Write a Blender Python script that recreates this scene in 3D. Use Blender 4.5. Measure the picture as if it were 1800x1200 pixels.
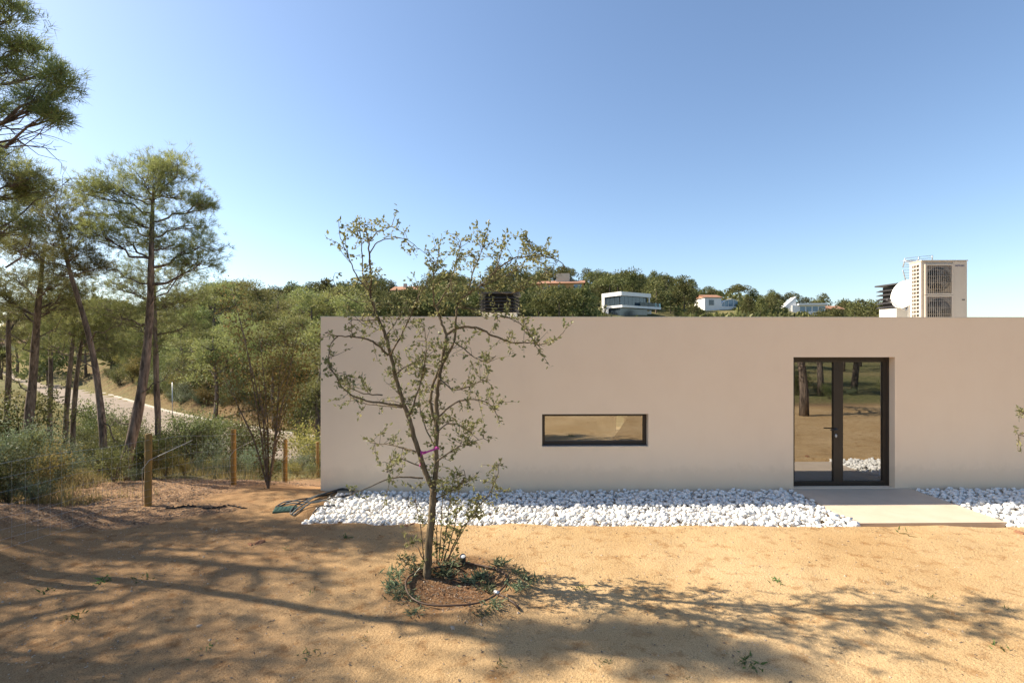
import bpy, bmesh, math, random
import numpy as np
from math import radians, sin, cos, pi
from mathutils import Vector, Matrix

for o in list(bpy.data.objects):
    bpy.data.objects.remove(o, do_unlink=True)
S = bpy.context.scene
COL = S.collection

# ------------------------------------------------------------------ camera, sky, sun, exposure
CAM_H, F, CX, HY = 2.5, 900.0, 900.0, 610.0      # eye height (m); focal length, centre and horizon in photo pixels
cam_d = bpy.data.cameras.new('camera'); cam = bpy.data.objects.new('camera', cam_d); COL.objects.link(cam)
cam.location = (0, 0, CAM_H); cam.rotation_euler = (radians(90), 0, 0)
cam_d.sensor_width = 36; cam_d.lens = 18; cam_d.shift_y = 10 / 1800
cam_d.clip_start = 0.05; cam_d.clip_end = 8000
S.camera = cam
SUN_EL, SUN_A = radians(39), radians(13.5)        # sun far to the left, a little behind the wall plane
to_sun = Vector((-cos(SUN_EL) * cos(SUN_A), cos(SUN_EL) * sin(SUN_A), sin(SUN_EL)))
W = bpy.data.worlds.new('World'); S.world = W; W.use_nodes = True
wn = W.node_tree.nodes; wl = W.node_tree.links
bg = wn['Background']
sky = wn.new('ShaderNodeTexSky'); sky.sky_type = 'NISHITA'; sky.sun_disc = False
sky.sun_elevation = SUN_EL; sky.sun_rotation = math.atan2(to_sun.x, to_sun.y)
sky.air_density = 1.0; sky.dust_density = 0.8; sky.ozone_density = 2.4; sky.altitude = 50
wl.new(sky.outputs[0], bg.inputs[0]); bg.inputs[1].default_value = 0.09
sun_d = bpy.data.lights.new('sun', 'SUN'); sun = bpy.data.objects.new('sun', sun_d); COL.objects.link(sun)
sun_d.energy = 4.7; sun_d.angle = radians(0.55); sun_d.color = (1.0, 0.88, 0.70)
sun.rotation_euler = to_sun.to_track_quat('Z', 'Y').to_euler(); sun.location = (-30, 8, 30)
S.view_settings.view_transform = 'Standard'; S.view_settings.look = 'None'
S.view_settings.exposure = 1.22; S.view_settings.gamma = 1.0
S.render.engine = 'CYCLES'

# ------------------------------------------------------------------ helpers
rng = np.random.default_rng(7)
random.seed(7)
def P(px, py, Y):                      # photo pixel + depth -> world
    return np.array([(px - CX) / F * Y, Y, CAM_H - (py - HY) / F * Y])

def _h(ix, iy, s):
    n = (ix * 374761393 + iy * 668265263 + s * 974634777) & 0xffffffff
    n = ((n ^ (n >> 13)) * 1274126177) & 0xffffffff
    return ((n ^ (n >> 16)) & 0xffff) / 65535.0
def vnoise(x, y, s=0):
    x = np.asarray(x, float); y = np.asarray(y, float)
    ix = np.floor(x).astype(np.int64); iy = np.floor(y).astype(np.int64)
    fx = x - ix; fy = y - iy; fx = fx * fx * (3 - 2 * fx); fy = fy * fy * (3 - 2 * fy)
    a = _h(ix, iy, s); b = _h(ix + 1, iy, s); c = _h(ix, iy + 1, s); d = _h(ix + 1, iy + 1, s)
    return (a * (1 - fx) + b * fx) * (1 - fy) + (c * (1 - fx) + d * fx) * fy * 1.0
def fbm(x, y, s=0, o=4):
    t = 0; a = .5
    for k in range(o):
        t = t + a * (vnoise(x * 2 ** k, y * 2 ** k, s + k) - .5); a *= .5
    return t
def sst(x, a, b):
    t = np.clip((np.asarray(x, float) - a) / (b - a), 0, 1); return t * t * (3 - 2 * t)

ROAD = np.array([(-150, 150), (-60, 68), (-31, 41.5), (-21, 33.8), (-9.8, 26.8), (-2, 24.2), (10, 23.6), (40, 26), (150, 40)], float)
def road_d(X, Y):                      # signed distance to the road's centre line, positive on the camera's side
    X = np.asarray(X, float); Y = np.asarray(Y, float)
    best = np.full(X.shape, 1e9); sg = np.ones(X.shape)
    for (x0, y0), (x1, y1) in zip(ROAD[:-1], ROAD[1:]):
        dx, dy = x1 - x0, y1 - y0; L2 = dx * dx + dy * dy
        t = np.clip(((X - x0) * dx + (Y - y0) * dy) / L2, 0, 1)
        dd = np.hypot(X - x0 - t * dx, Y - y0 - t * dy)
        cr = dx * (Y - y0) - dy * (X - x0)
        m = dd < best
        best = np.where(m, dd, best); sg = np.where(m, np.where(cr < 0, 1, -1), sg)
    return best * sg
CRX = [-400, -180, -140, -110, -68, -40, 10, 30, 60, 80, 100, 120, 132, 160, 400]
CRZ = [12, 11, 11, 13, 17, 19.5, 21.5, 21.5, 18, 18.5, 14, 11, 7, 3, 2]
WALLK = 0.019                          # the long wall recedes slightly to the right
def bed_mask(X, Y):                    # shallow trench that holds the white stones, and the house footing
    yl = 9.0 + WALLK * X
    edge = 7.22 + 0.05 * fbm(X * 2.2, Y * 0 + 3, 11, 3) * 2 - 0.02 * X + 0.012 * np.abs(X)
    m = (sst(Y, edge - .05, edge + .05)) * sst(X, -3.10 + .1 * fbm(Y * 2, X * 0, 5, 2), -2.95 + .1 * fbm(Y * 2, X * 0, 5, 2))
    m2 = sst(X, -3.33, -3.2) * sst(Y, 8.93, 9.0)
    return np.maximum(m, m2) * (1 - sst(Y, 15.2, 15.6)) * (1 - sst(X, 13.5, 14))
def terrain(X, Y, fine=True):
    X = np.asarray(X, float); Y = np.asarray(Y, float)
    d = road_d(X, Y)
    near = np.interp(d, [3.3, 4.9, 7.5, 10.8, 13.3, 15.6, 30], [-3.08, -2.7, -2.0, -1.2, -.5, 0, 0])
    e = -d
    far = np.interp(e, [0, 3.3, 4.6, 6.2, 12, 30, 60], [-3.08, -3.08, -2.1, -1.0, .0, 1.2, 2.5])
    z = np.where(d > 0, near, far)
    w = sst(Y, 50, 178) * (1 - .6 * sst(Y, 185, 420))
    w = np.where(d > 0, 0, w)
    z = z * (1 - w) + np.interp(X * 178 / np.maximum(Y, 60), CRX, CRZ) * w
    tl = sst(Y, 8.2, 9.6); lo_ = -5.9 + 2.45 * tl; lot = np.clip((X - lo_) / (1.5 - .9 * tl), 0, 1) ** 1 * (1 - sst(Y, 16.2, 18.5))
    z = z * (1 - lot)
    rough = np.clip(1 - lot, 0, 1) * (1 - np.exp(-(np.abs(d) / 4.2) ** 4))
    z = z + rough * (fbm(X * .35, Y * .35, 21, 4) * .45 + fbm(X * .02, Y * .02, 31, 3) * 2.5 * sst(Y, 60, 110))
    bank = .42 * sst(-X, 5.0, 7.6) * (1 - sst(Y, 6.6, 9.0)) * sst(Y, -4, 2)
    z = z + bank
    z = z + sst(-Y, 12, 70) * 3.0 + sst(-Y, 9, 14) * .25 * (1 + fbm(X * .3, Y * .3, 9, 3))
    if fine:
        lit = litter_mask(X, Y)
        z = z + fbm(X * .5, Y * .5, 41, 3) * .05 + fbm(X * 2.3, Y * 2.3, 42, 4) * (.04 + .05 * lit)
        z = z + fbm(X * 7, Y * 7, 43, 2) * (.014 + .03 * lit)
        r = np.hypot(X + .58, (Y - 5.3))
        z = z + (.075 + .05 * fbm(X * 6, Y * 6, 19, 2)) * np.exp(-((r - .6) / .14) ** 2) - .035 * np.exp(-(r / .38) ** 2) + .05 * fbm(X * 14, Y * 14, 29, 2) * np.exp(-(r / .75) ** 6)
        b = bed_mask(X, Y)
        z = z * (1 - b) - .10 * b
        z = z + .03 * np.exp(-((Y - 7.13 + .02 * X - .012 * np.abs(X)) / .09) ** 2) * (vnoise(X * 3, Y * 3, 77)) * sst(X, -2.9, -2.5)
    return z
def litter_mask(X, Y):                 # rough unraked ground by the fence and beyond it
    line = 6.6 + (X + 6.6) * .455 + fbm(X * 1.3, Y * 1.3, 51, 3) * .8
    m = sst(Y, line - .12, line + .12) * (1 - sst(X, -4.6, -3.9))
    m = np.maximum(m, sst(-X, 6.2, 6.8))
    m = m * (1 - .85 * sst(Y, 8.0, 8.4) * (1 - sst(Y, 10.5, 12)) * sst(X, -5.6, -5.0))
    return np.maximum(np.maximum(m, sst(-Y, 10.5, 11.5)), sst(-Y, 2.2, 3.4) * sst(X, 6, 8))
def gz(x, y): return float(terrain(np.array([x]), np.array([y]))[0])
_YS = np.concatenate([np.arange(3, 30, .05), np.arange(30, 400, .5)])
def hit(px, py):                       # where the sight line through a pixel meets the ground
    X = (px - CX) / F * _YS; Z = CAM_H - (py - HY) / F * _YS
    D = Z - terrain(X, _YS); k = np.argmax(D <= 0) if (D <= 0).any() else np.argmin(np.where((_YS > 100) & (_YS < 182), D, 1e9)); Z = Z - np.maximum(D, 0)
    return np.array([X[k], _YS[k], Z[k]])

class MB:                              # collects faces, builds one mesh
    def __init__(s): s.v = []; s.t = []; s.q = []; s.tm = []; s.qm = []; s.n = 0
    def add(s, V, T=None, Q=None, m=0):
        V = np.asarray(V, float).reshape(-1, 3)
        if T is not None and len(T): T = np.asarray(T, np.int64); s.t.append(T + s.n); s.tm.append(np.full(len(T), m))
        if Q is not None and len(Q): Q = np.asarray(Q, np.int64); s.q.append(Q + s.n); s.qm.append(np.full(len(Q), m))
        s.v.append(V); s.n += len(V)
    def box(s, c, d, m=0, R=None):
        a = np.array([(x, y, z) for x in (-.5, .5) for y in (-.5, .5) for z in (-.5, .5)]) * np.array(d)
        if R is not None: a = a @ np.array(R).T
        s.add(a + np.array(c), Q=[(0, 1, 3, 2), (4, 6, 7, 5), (0, 4, 5, 1), (2, 3, 7, 6), (0, 2, 6, 4), (1, 5, 7, 3)], m=m)
    def box2(s, a, b, m=0): s.box([(p + q) / 2 for p, q in zip(a, b)], [q - p for p, q in zip(a, b)], m)
    def tube(s, pts, rad, n=6, m=0, cap=True):
        p = np.asarray(pts, float); k = len(p); r = np.broadcast_to(np.asarray(rad, float), (k,))
        t = np.gradient(p, axis=0); t /= np.linalg.norm(t, axis=1)[:, None] + 1e-9
        ref = np.array([.31, .2, .93]) if abs(t[0] @ np.array([.31, .2, .93])) < .9 else np.array([.9, .3, .1])
        a = np.cross(t, ref); a /= np.linalg.norm(a, axis=1)[:, None] + 1e-9
        b = np.cross(t, a)
        an = np.arange(n) / n * 2 * pi
        ring = p[:, None, :] + r[:, None, None] * (np.cos(an)[None, :, None] * a[:, None, :] + np.sin(an)[None, :, None] * b[:, None, :])
        i = np.arange(k - 1)[:, None] * n; j = np.arange(n)[None, :]; j2 = (j + 1) % n
        Q = np.stack([i + j, i + j2, i + n + j2, i + n + j], -1).reshape(-1, 4)
        V = ring.reshape(-1, 3)
        T = []
        if cap:
            V = np.vstack([V, p[0], p[-1]])
            T = [(k * n, (q + 1) % n, q) for q in range(n)] + [(k * n + 1, (k - 1) * n + q, (k - 1) * n + (q + 1) % n) for q in range(n)]
        s.add(V, T=T, Q=Q, m=m)
    def lathe(s, prof, n=16, m=0, M=None):
        pr = np.asarray(prof, float); k = len(pr); an = np.arange(n) / n * 2 * pi
        V = np.stack([pr[:, 0, None] * np.cos(an), pr[:, 0, None] * np.sin(an), np.repeat(pr[:, 1, None], n, 1)], -1).reshape(-1, 3)
        i = np.arange(k - 1)[:, None] * n; j = np.arange(n)[None, :]; j2 = (j + 1) % n
        Q = np.stack([i + j, i + j2, i + n + j2, i + n + j], -1).reshape(-1, 4)
        if M is not None: V = V @ np.array(M.to_3x3()).T + np.array(M.translation)
        s.add(V, Q=Q, m=m)
    def leaves(s, c, d, nrm, L, Wd, m=0):      # pointed four-cornered leaves
        c = np.asarray(c); d = d / (np.linalg.norm(d, axis=1)[:, None] + 1e-9)
        sd = np.cross(d, nrm); sd /= np.linalg.norm(sd, axis=1)[:, None] + 1e-9
        L = np.broadcast_to(L, (len(c),))[:, None]; Wd = np.broadcast_to(Wd, (len(c),))[:, None]
        up = np.cross(sd, d)
        V = np.stack([c, c + d * L * .45 + sd * Wd * .5 + up * L * .05, c + d * L, c + d * L * .45 - sd * Wd * .5 + up * L * .05], 1).reshape(-1, 3)
        s.add(V, Q=np.arange(len(c) * 4).reshape(-1, 4), m=m)
    def needles(s, c, d, L, Wd, m=0):
        d = d / (np.linalg.norm(d, axis=1)[:, None] + 1e-9)
        sd = np.cross(d, rng.normal(size=d.shape)); sd /= np.linalg.norm(sd, axis=1)[:, None] + 1e-9
        L = np.broadcast_to(L, (len(c),))[:, None]
        V = np.stack([c + sd * Wd * .5, c - sd * Wd * .5, c + d * L], 1).reshape(-1, 3)
        s.add(V, T=np.arange(len(c) * 3).reshape(-1, 3), m=m)
    def mesh(s, name, mats, smooth=False):
        me = bpy.data.meshes.new(name)
        V = np.concatenate(s.v) if s.v else np.zeros((0, 3))
        T = np.concatenate(s.t) if s.t else np.zeros((0, 3), int); Q = np.concatenate(s.q) if s.q else np.zeros((0, 4), int)
        me.vertices.add(len(V)); me.vertices.foreach_set('co', V.ravel())
        me.loops.add(T.size + Q.size); me.loops.foreach_set('vertex_index', np.concatenate([T.ravel(), Q.ravel()]).astype(np.int32))
        me.polygons.add(len(T) + len(Q))
        st = np.concatenate([np.arange(len(T)) * 3, T.size + np.arange(len(Q)) * 4]).astype(np.int32)
        me.polygons.foreach_set('loop_start', st)
        mi = np.concatenate(s.tm + s.qm) if (s.tm or s.qm) else np.zeros(0)
        me.polygons.foreach_set('material_index', mi.astype(np.int32))
        me.polygons.foreach_set('use_smooth', np.full(len(T) + len(Q), bool(smooth)))
        me.update(calc_edges=True); me.validate()
        for mt in (mats if isinstance(mats, (list, tuple)) else [mats]): me.materials.append(mt)
        return me
def link(name, me, parent=None, loc=None):
    o = bpy.data.objects.new(name, me); COL.objects.link(o); o.parent = parent
    if loc is not None: o.location = loc
    return o
def obj(name, mb, mats, parent=None, smooth=False, loc=None): return link(name, mb.mesh(name, mats, smooth), parent, loc)
def empty(name, loc, rz=0):
    o = bpy.data.objects.new(name, None); COL.objects.link(o); o.location = loc; o.rotation_euler.z = rz; o.empty_display_size = .2; return o
def tag(o, label=None, cat=None, group=None, kind=None):
    if label: o['label'] = label
    if cat: o['category'] = cat
    if group: o['group'] = group
    if kind: o['kind'] = kind
    return o
def dup(root, loc, rz=0, sc=1.0, label=None, group=None):
    r = root.copy(); COL.objects.link(r); r.location = loc; r.rotation_euler.z = rz
    r.scale = (sc, sc, sc) if np.isscalar(sc) else sc
    if label: r['label'] = label
    if group: r['group'] = group
    for ch in root.children:
        c = ch.copy(); COL.objects.link(c); c.parent = r
    return r
def unit(n): 
    v = rng.normal(size=(n, 3)); return v / np.linalg.norm(v, axis=1)[:, None]

# ------------------------------------------------------------------ materials
MT = {}
def newmat(name):
    m = bpy.data.materials.new(name); m.use_nodes = True; MT[name] = m
    return m, m.node_tree.nodes, m.node_tree.links, m.node_tree.nodes['Principled BSDF']
def noise(n, l, vec, scale, detail=4, rough=.55):
    t = n.new('ShaderNodeTexNoise'); t.inputs['Scale'].default_value = scale; t.inputs['Detail'].default_value = detail
    t.inputs['Roughness'].default_value = rough; l.new(vec, t.inputs['Vector']); return t
def ramp(n, l, src, stops):
    r = n.new('ShaderNodeValToRGB'); e = r.color_ramp.elements
    while len(e) < len(stops): e.new(.5)
    for k, (p, c) in enumerate(stops): e[k].position = p; e[k].color = (*c, 1) if len(c) == 3 else c
    l.new(src, r.inputs[0]); return r
def mixc(n, l, fac, a, b):
    m = n.new('ShaderNodeMix'); m.data_type = 'RGBA'
    for s, i in ((fac, 0), (a, 6), (b, 7)):
        if hasattr(s, 'is_linked'): l.new(s, m.inputs[i])
        elif i == 0: m.inputs[0].default_value = s
        else: m.inputs[i].default_value = (*s, 1)
    return m.outputs[2]
def simple(name, c1, c2=None, rough=.7, scale=6, bump=0, bscale=60, metal=0, spec=.4):
    m, n, l, b = newmat(name); c2 = c2 or tuple(x * .8 for x in c1)
    g = n.new('ShaderNodeNewGeometry')
    nz = noise(n, l, g.outputs['Position'], scale)
    r = ramp(n, l, nz.outputs[0], [(.3, c2), (.7, c1)]); l.new(r.outputs[0], b.inputs['Base Color'])
    b.inputs['Roughness'].default_value = rough; b.inputs['Metallic'].default_value = metal; b.inputs['Specular IOR Level'].default_value = spec
    if bump:
        n2 = noise(n, l, g.outputs['Position'], bscale); bp = n.new('ShaderNodeBump'); bp.inputs['Strength'].default_value = bump; bp.inputs['Distance'].default_value = .02
        l.new(n2.outputs[0], bp.inputs['Height']); l.new(bp.outputs[0], b.inputs['Normal'])
    return m
def foliage(name, ca, cb, cc, trans=.35, nscale=1.2, gloss=.15, rough=.5):
    m, n, l, b = newmat(name); n.remove(b)
    g = n.new('ShaderNodeNewGeometry'); oi = n.new('ShaderNodeObjectInfo')
    r = ramp(n, l, g.outputs['Random Per Island'], [(0, ca), (.55, cb), (1, cc)])
    nz = noise(n, l, g.outputs['Position'], nscale, 2)
    r2 = ramp(n, l, nz.outputs[0], [(.3, ca), (.7, cc)])
    c = mixc(n, l, .45, r.outputs[0], r2.outputs[0])
    hs = n.new('ShaderNodeHueSaturation'); l.new(c, hs.inputs['Color'])
    mr = n.new('ShaderNodeMapRange'); mr.inputs[3].default_value = .68; mr.inputs[4].default_value = 1.35; l.new(oi.outputs['Random'], mr.inputs[0]); l.new(mr.outputs[0], hs.inputs['Value'])
    mh = n.new('ShaderNodeMapRange'); mh.inputs[3].default_value = .475; mh.inputs[4].default_value = .525; l.new(oi.outputs['Random'], mh.inputs[0]); l.new(mh.outputs[0], hs.inputs['Hue'])
    d = n.new('ShaderNodeBsdfDiffuse'); t = n.new('ShaderNodeBsdfTranslucent'); l.new(hs.outputs[0], d.inputs[0]); l.new(hs.outputs[0], t.inputs[0])
    mx = n.new('ShaderNodeMixShader'); mx.inputs[0].default_value = trans; l.new(d.outputs[0], mx.inputs[1]); l.new(t.outputs[0], mx.inputs[2])
    gl = n.new('ShaderNodeBsdfGlossy'); gl.inputs['Roughness'].default_value = rough
    fr = n.new('ShaderNodeFresnel'); fr.inputs[0].default_value = 1.4
    mul = n.new('ShaderNodeMath'); mul.operation = 'MULTIPLY'; mul.inputs[1].default_value = gloss * 4; l.new(fr.outputs[0], mul.inputs[0])
    m2 = n.new('ShaderNodeMixShader'); l.new(mul.outputs[0], m2.inputs[0]); l.new(mx.outputs[0], m2.inputs[1]); l.new(gl.outputs[0], m2.inputs[2])
    l.new(m2.outputs[0], n['Material Output'].inputs[0]); return m

def ground_material():
    m, n, l, b = newmat('ground')
    g = n.new('ShaderNodeNewGeometry'); pos = g.outputs['Position']
    at = n.new('ShaderNodeAttribute'); at.attribute_name = 'surface_type'
    sep = n.new('ShaderNodeSeparateColor'); l.new(at.outputs['Color'], sep.inputs[0])
    n1 = noise(n, l, pos, .55, 5); n2 = noise(n, l, pos, 5, 5, .65); n3 = noise(n, l, pos, 120, 2, .7); n4 = noise(n, l, pos, 38, 3, .6)
    sand = ramp(n, l, n1.outputs[0], [(.3, (.41, .27, .13)), (.52, (.485, .338, .178)), (.75, (.54, .39, .22))])
    sp = ramp(n, l, n3.outputs[0], [(.36, (.45, .42, .38)), (.5, (1, 1, 1)), (.68, (1.18, 1.18, 1.2))])
    mu = n.new('ShaderNodeMix'); mu.data_type = 'RGBA'; mu.blend_type = 'MULTIPLY'; mu.inputs[0].default_value = .8
    l.new(sp.outputs[0], mu.inputs[7])
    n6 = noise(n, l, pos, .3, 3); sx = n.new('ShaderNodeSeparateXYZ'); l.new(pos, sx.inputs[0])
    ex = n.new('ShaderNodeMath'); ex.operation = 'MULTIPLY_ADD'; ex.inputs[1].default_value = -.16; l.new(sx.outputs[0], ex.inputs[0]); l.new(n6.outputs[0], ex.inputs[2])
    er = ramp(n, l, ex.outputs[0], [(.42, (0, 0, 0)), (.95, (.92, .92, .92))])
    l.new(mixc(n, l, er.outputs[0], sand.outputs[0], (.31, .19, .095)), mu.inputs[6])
    st = ramp(n, l, n2.outputs[0], [(.33, (.62, .5, .4)), (.47, (1, 1, 1))])
    mu2 = n.new('ShaderNodeMix'); mu2.data_type = 'RGBA'; mu2.blend_type = 'MULTIPLY'; mu2.inputs[0].default_value = .75
    l.new(mu.outputs[2], mu2.inputs[6]); l.new(st.outputs[0], mu2.inputs[7])
    lit = ramp(n, l, n4.outputs[0], [(.3, (.07, .045, .03)), (.48, (.22, .13, .075)), (.62, (.36, .24, .14)), (.75, (.5, .38, .25))])
    soil = ramp(n, l, n4.outputs[0], [(.3, (.04, .022, .013)), (.5, (.125, .066, .034)), (.72, (.26, .165, .095))])
    scr = ramp(n, l, n2.outputs[0], [(.3, (.06, .075, .03)), (.5, (.13, .13, .055)), (.66, (.24, .21, .09)), (.82, (.36, .25, .13))])
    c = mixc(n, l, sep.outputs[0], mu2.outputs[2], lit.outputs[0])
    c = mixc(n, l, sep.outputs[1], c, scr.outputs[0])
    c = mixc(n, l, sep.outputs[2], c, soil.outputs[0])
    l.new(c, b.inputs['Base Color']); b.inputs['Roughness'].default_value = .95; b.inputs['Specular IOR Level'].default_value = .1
    ad = n.new('ShaderNodeMath'); ad.operation = 'MULTIPLY_ADD'; ad.inputs[1].default_value = .35; l.new(n3.outputs[0], ad.inputs[0]); l.new(n4.outputs[0], ad.inputs[2])
    bp = n.new('ShaderNodeBump'); bp.inputs['Strength'].default_value = .55; bp.inputs['Distance'].default_value = .025; l.new(ad.outputs[0], bp.inputs['Height']); l.new(bp.outputs[0], b.inputs['Normal'])
    return m
def stucco():
    m, n, l, b = newmat('stucco')
    g = n.new('ShaderNodeNewGeometry'); pos = g.outputs['Position']
    mp = n.new('ShaderNodeMapping'); mp.inputs['Scale'].default_value = (1.6, 1.6, .35); l.new(pos, mp.inputs[0])
    n1 = noise(n, l, mp.outputs[0], 1.3, 5, .6); n2 = noise(n, l, pos, 170, 2, .6); n3 = noise(n, l, pos, 2.2, 4)
    a = n.new('ShaderNodeMath'); a.operation = 'MULTIPLY_ADD'; a.inputs[1].default_value = .5; l.new(n1.outputs[0], a.inputs[0]); 
    h = n.new('ShaderNodeMath'); h.operation = 'MULTIPLY'; h.inputs[1].default_value = .5; l.new(n3.outputs[0], h.inputs[0]); l.new(h.outputs[0], a.inputs[2])
    r = ramp(n, l, a.outputs[0], [(.25, (.82, .65, .485)), (.5, (.85, .68, .51)), (.78, (.865, .70, .53))])
    sz = n.new('ShaderNodeSeparateXYZ'); l.new(pos, sz.inputs[0])
    n5 = noise(n, l, pos, 7, 5, .7); zz = n.new('ShaderNodeMath'); zz.operation = 'MULTIPLY_ADD'; zz.inputs[1].default_value = -.55; l.new(n5.outputs[0], zz.inputs[0]); l.new(sz.outputs[2], zz.inputs[2])
    sp = ramp(n, l, zz.outputs[0], [(.0, (.3, .3, .3)), (.15, (0, 0, 0))]); 
    l.new(mixc(n, l, sp.outputs[0], r.outputs[0], (.66, .51, .36)), b.inputs['Base Color']); b.inputs['Roughness'].default_value = .92; b.inputs['Specular IOR Level'].default_value = .15
    bp = n.new('ShaderNodeBump'); bp.inputs['Strength'].default_value = .25; bp.inputs['Distance'].default_value = .004; l.new(n2.outputs[0], bp.inputs['Height']); l.new(bp.outputs[0], b.inputs['Normal'])
    return m
def glass(name, ior=1.75, tint=(.62, .66, .66)):
    m, n, l, b = newmat(name); n.remove(b)
    fr = n.new('ShaderNodeFresnel'); fr.inputs[0].default_value = ior
    t = n.new('ShaderNodeBsdfTransparent'); t.inputs[0].default_value = (*tint, 1)
    gl = n.new('ShaderNodeBsdfGlossy'); gl.inputs['Roughness'].default_value = .006; gl.inputs[0].default_value = (.95, .97, 1, 1)
    mx = n.new('ShaderNodeMixShader'); l.new(fr.outputs[0], mx.inputs[0]); l.new(t.outputs[0], mx.inputs[1]); l.new(gl.outputs[0], mx.inputs[2])
    l.new(mx.outputs[0], n['Material Output'].inputs[0]); return m
def bark(name, a, bcol, scale=14):
    m, n, l, b = newmat(name)
    tc = n.new('ShaderNodeNewGeometry'); mp = n.new('ShaderNodeMapping'); mp.inputs['Scale'].default_value = (1, 1, .16); l.new(tc.outputs['Position'], mp.inputs[0])
    v = noise(n, l, mp.outputs[0], scale * .6, 3, .6)
    nz = noise(n, l, mp.outputs[0], scale * 1.7, 5, .7)
    ad = n.new('ShaderNodeMath'); ad.operation = 'MULTIPLY'; l.new(v.outputs[0], ad.inputs[0]); l.new(nz.outputs[0], ad.inputs[1])
    r = ramp(n, l, ad.outputs[0], [(.15, a), (.36, bcol)]); l.new(r.outputs[0], b.inputs['Base Color']); b.inputs['Roughness'].default_value = .95; b.inputs['Specular IOR Level'].default_value = .1
    bp = n.new('ShaderNodeBump'); bp.inputs['Strength'].default_value = .9; bp.inputs['Distance'].default_value = .03; l.new(ad.outputs[0], bp.inputs['Height']); l.new(bp.outputs[0], b.inputs['Normal'])
    return m
ground_material(); stucco(); glass('glass', 3.7, (.7, .74, .74)); glass('balcony_glass', 1.5, (.55, .75, .78))
bark('pine_bark', (.06, .048, .04), (.26, .205, .165), 16); bark('oak_bark', (.085, .065, .042), (.24, .19, .125), 40)
foliage('pine_needles', (.10, .13, .046), (.215, .235, .082), (.34, .33, .12), .5, .9, .02, .6)
foliage('far_foliage', (.055, .074, .028), (.12, .132, .05), (.22, .205, .08), .25, .25, .01, .7)
foliage('oak_leaf', (.10, .125, .055), (.225, .235, .095), (.37, .34, .145), .45, 2, .02, .6)
foliage('grey_shrub', (.08, .11, .065), (.15, .18, .105), (.24, .26, .15), .3, 2, .02, .6)
foliage('green_shrub', (.06, .082, .03), (.13, .148, .054), (.23, .222, .082), .4, 2, .02, .6)
foliage('yellow_shrub', (.12, .12, .035), (.24, .215, .07), (.36, .28, .10), .45, 2, .01, .6)
foliage('dry_grass', (.18, .17, .06), (.32, .28, .11), (.46, .38, .19), .4, 1, .01, .6)
foliage('weed_green', (.05, .09, .03), (.10, .16, .05), (.19, .24, .09), .35, 3, .02, .6)
simple('white_stone', (.88, .87, .84), (.70, .685, .65), .6, 7, .3, 60)
simple('concrete', (.55, .455, .355), (.49, .40, .305), .8, 3, .12, 120)
simple('asphalt', (.26, .205, .16), (.2, .16, .125), .9, 1.5, .3, 80)
simple('kerb', (.5, .45, .38), (.4, .36, .3), .85, 3, .2, 40)
simple('frame_metal', (.045, .036, .029), (.04, .032, .026), .42, 3, metal=.3)
simple('white_paint', (.78, .77, .75), (.72, .71, .69), .6, .8)
simple('interior', (.6, .58, .55), (.58, .56, .53), .8, 1)
simple('floor_tile', (.4, .37, .33), (.36, .33, .3), .5, 1)
simple('ac_paint', (.52, .45, .37), (.48, .415, .34), .5, 2)
simple('ac_grille', (.22, .18, .14), (.19, .155, .12), .5, 4)
simple('dark_void', (.02, .018, .016), None, .8, 4)
simple('fan_blade', (.09, .08, .07), None, .5, 4)
simple('logo_blue', (.02, .035, .16), None, .5, 4)
simple('slate_dark', (.045, .043, .045), (.035, .033, .035), .5, 4)
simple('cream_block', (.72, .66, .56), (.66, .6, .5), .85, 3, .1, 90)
simple('galvanised', (.55, .56, .57), (.45, .46, .47), .4, 6, metal=.7)
simple('wire', (.5, .5, .49), (.42, .42, .41), .5, 6, metal=.4)
simple('post_wood', (.30, .185, .05), (.19, .115, .035), .8, 9, .3, 60)
simple('hose_black', (.02, .02, .022), (.03, .03, .032), .45, 10)
simple('hose_grey', (.16, .18, .18), (.11, .125, .125), .5, 10)
simple('hose_brown', (.085, .05, .032), (.05, .03, .02), .6, 14)
simple('lid_green', (.035, .085, .055), (.028, .065, .045), .5, 12)
simple('ribbon_pink', (.5, .06, .3), (.4, .05, .25), .6, 20)
simple('dead_wood', (.2, .155, .12), (.09, .07, .055), .9, 12, .6, 40)
simple('membrane', (.02, .019, .018), (.04, .034, .03), .8, 12)
simple('terracotta', (.36, .19, .115), (.27, .14, .085), .85, 3, .3, 10)
simple('orange_render', (.5, .30, .13), (.45, .26, .11), .85, 2)
simple('cream_render', (.62, .52, .4), (.55, .46, .35), .85, 2)
simple('far_window', (.05, .07, .09), (.035, .05, .065), .12, 2, spec=.8)
simple('far_blue_window', (.14, .24, .34), (.1, .18, .27), .12, 2, spec=.8)
simple('red_earth', (.34, .16, .085), (.2, .10, .055), .95, 2, .8, 8)
simple('pebble', (.5, .4, .3), (.3, .22, .15), .85, 20)
simple('lamp_glass', (.6, .62, .65), None, .1, 4, spec=.8)

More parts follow.
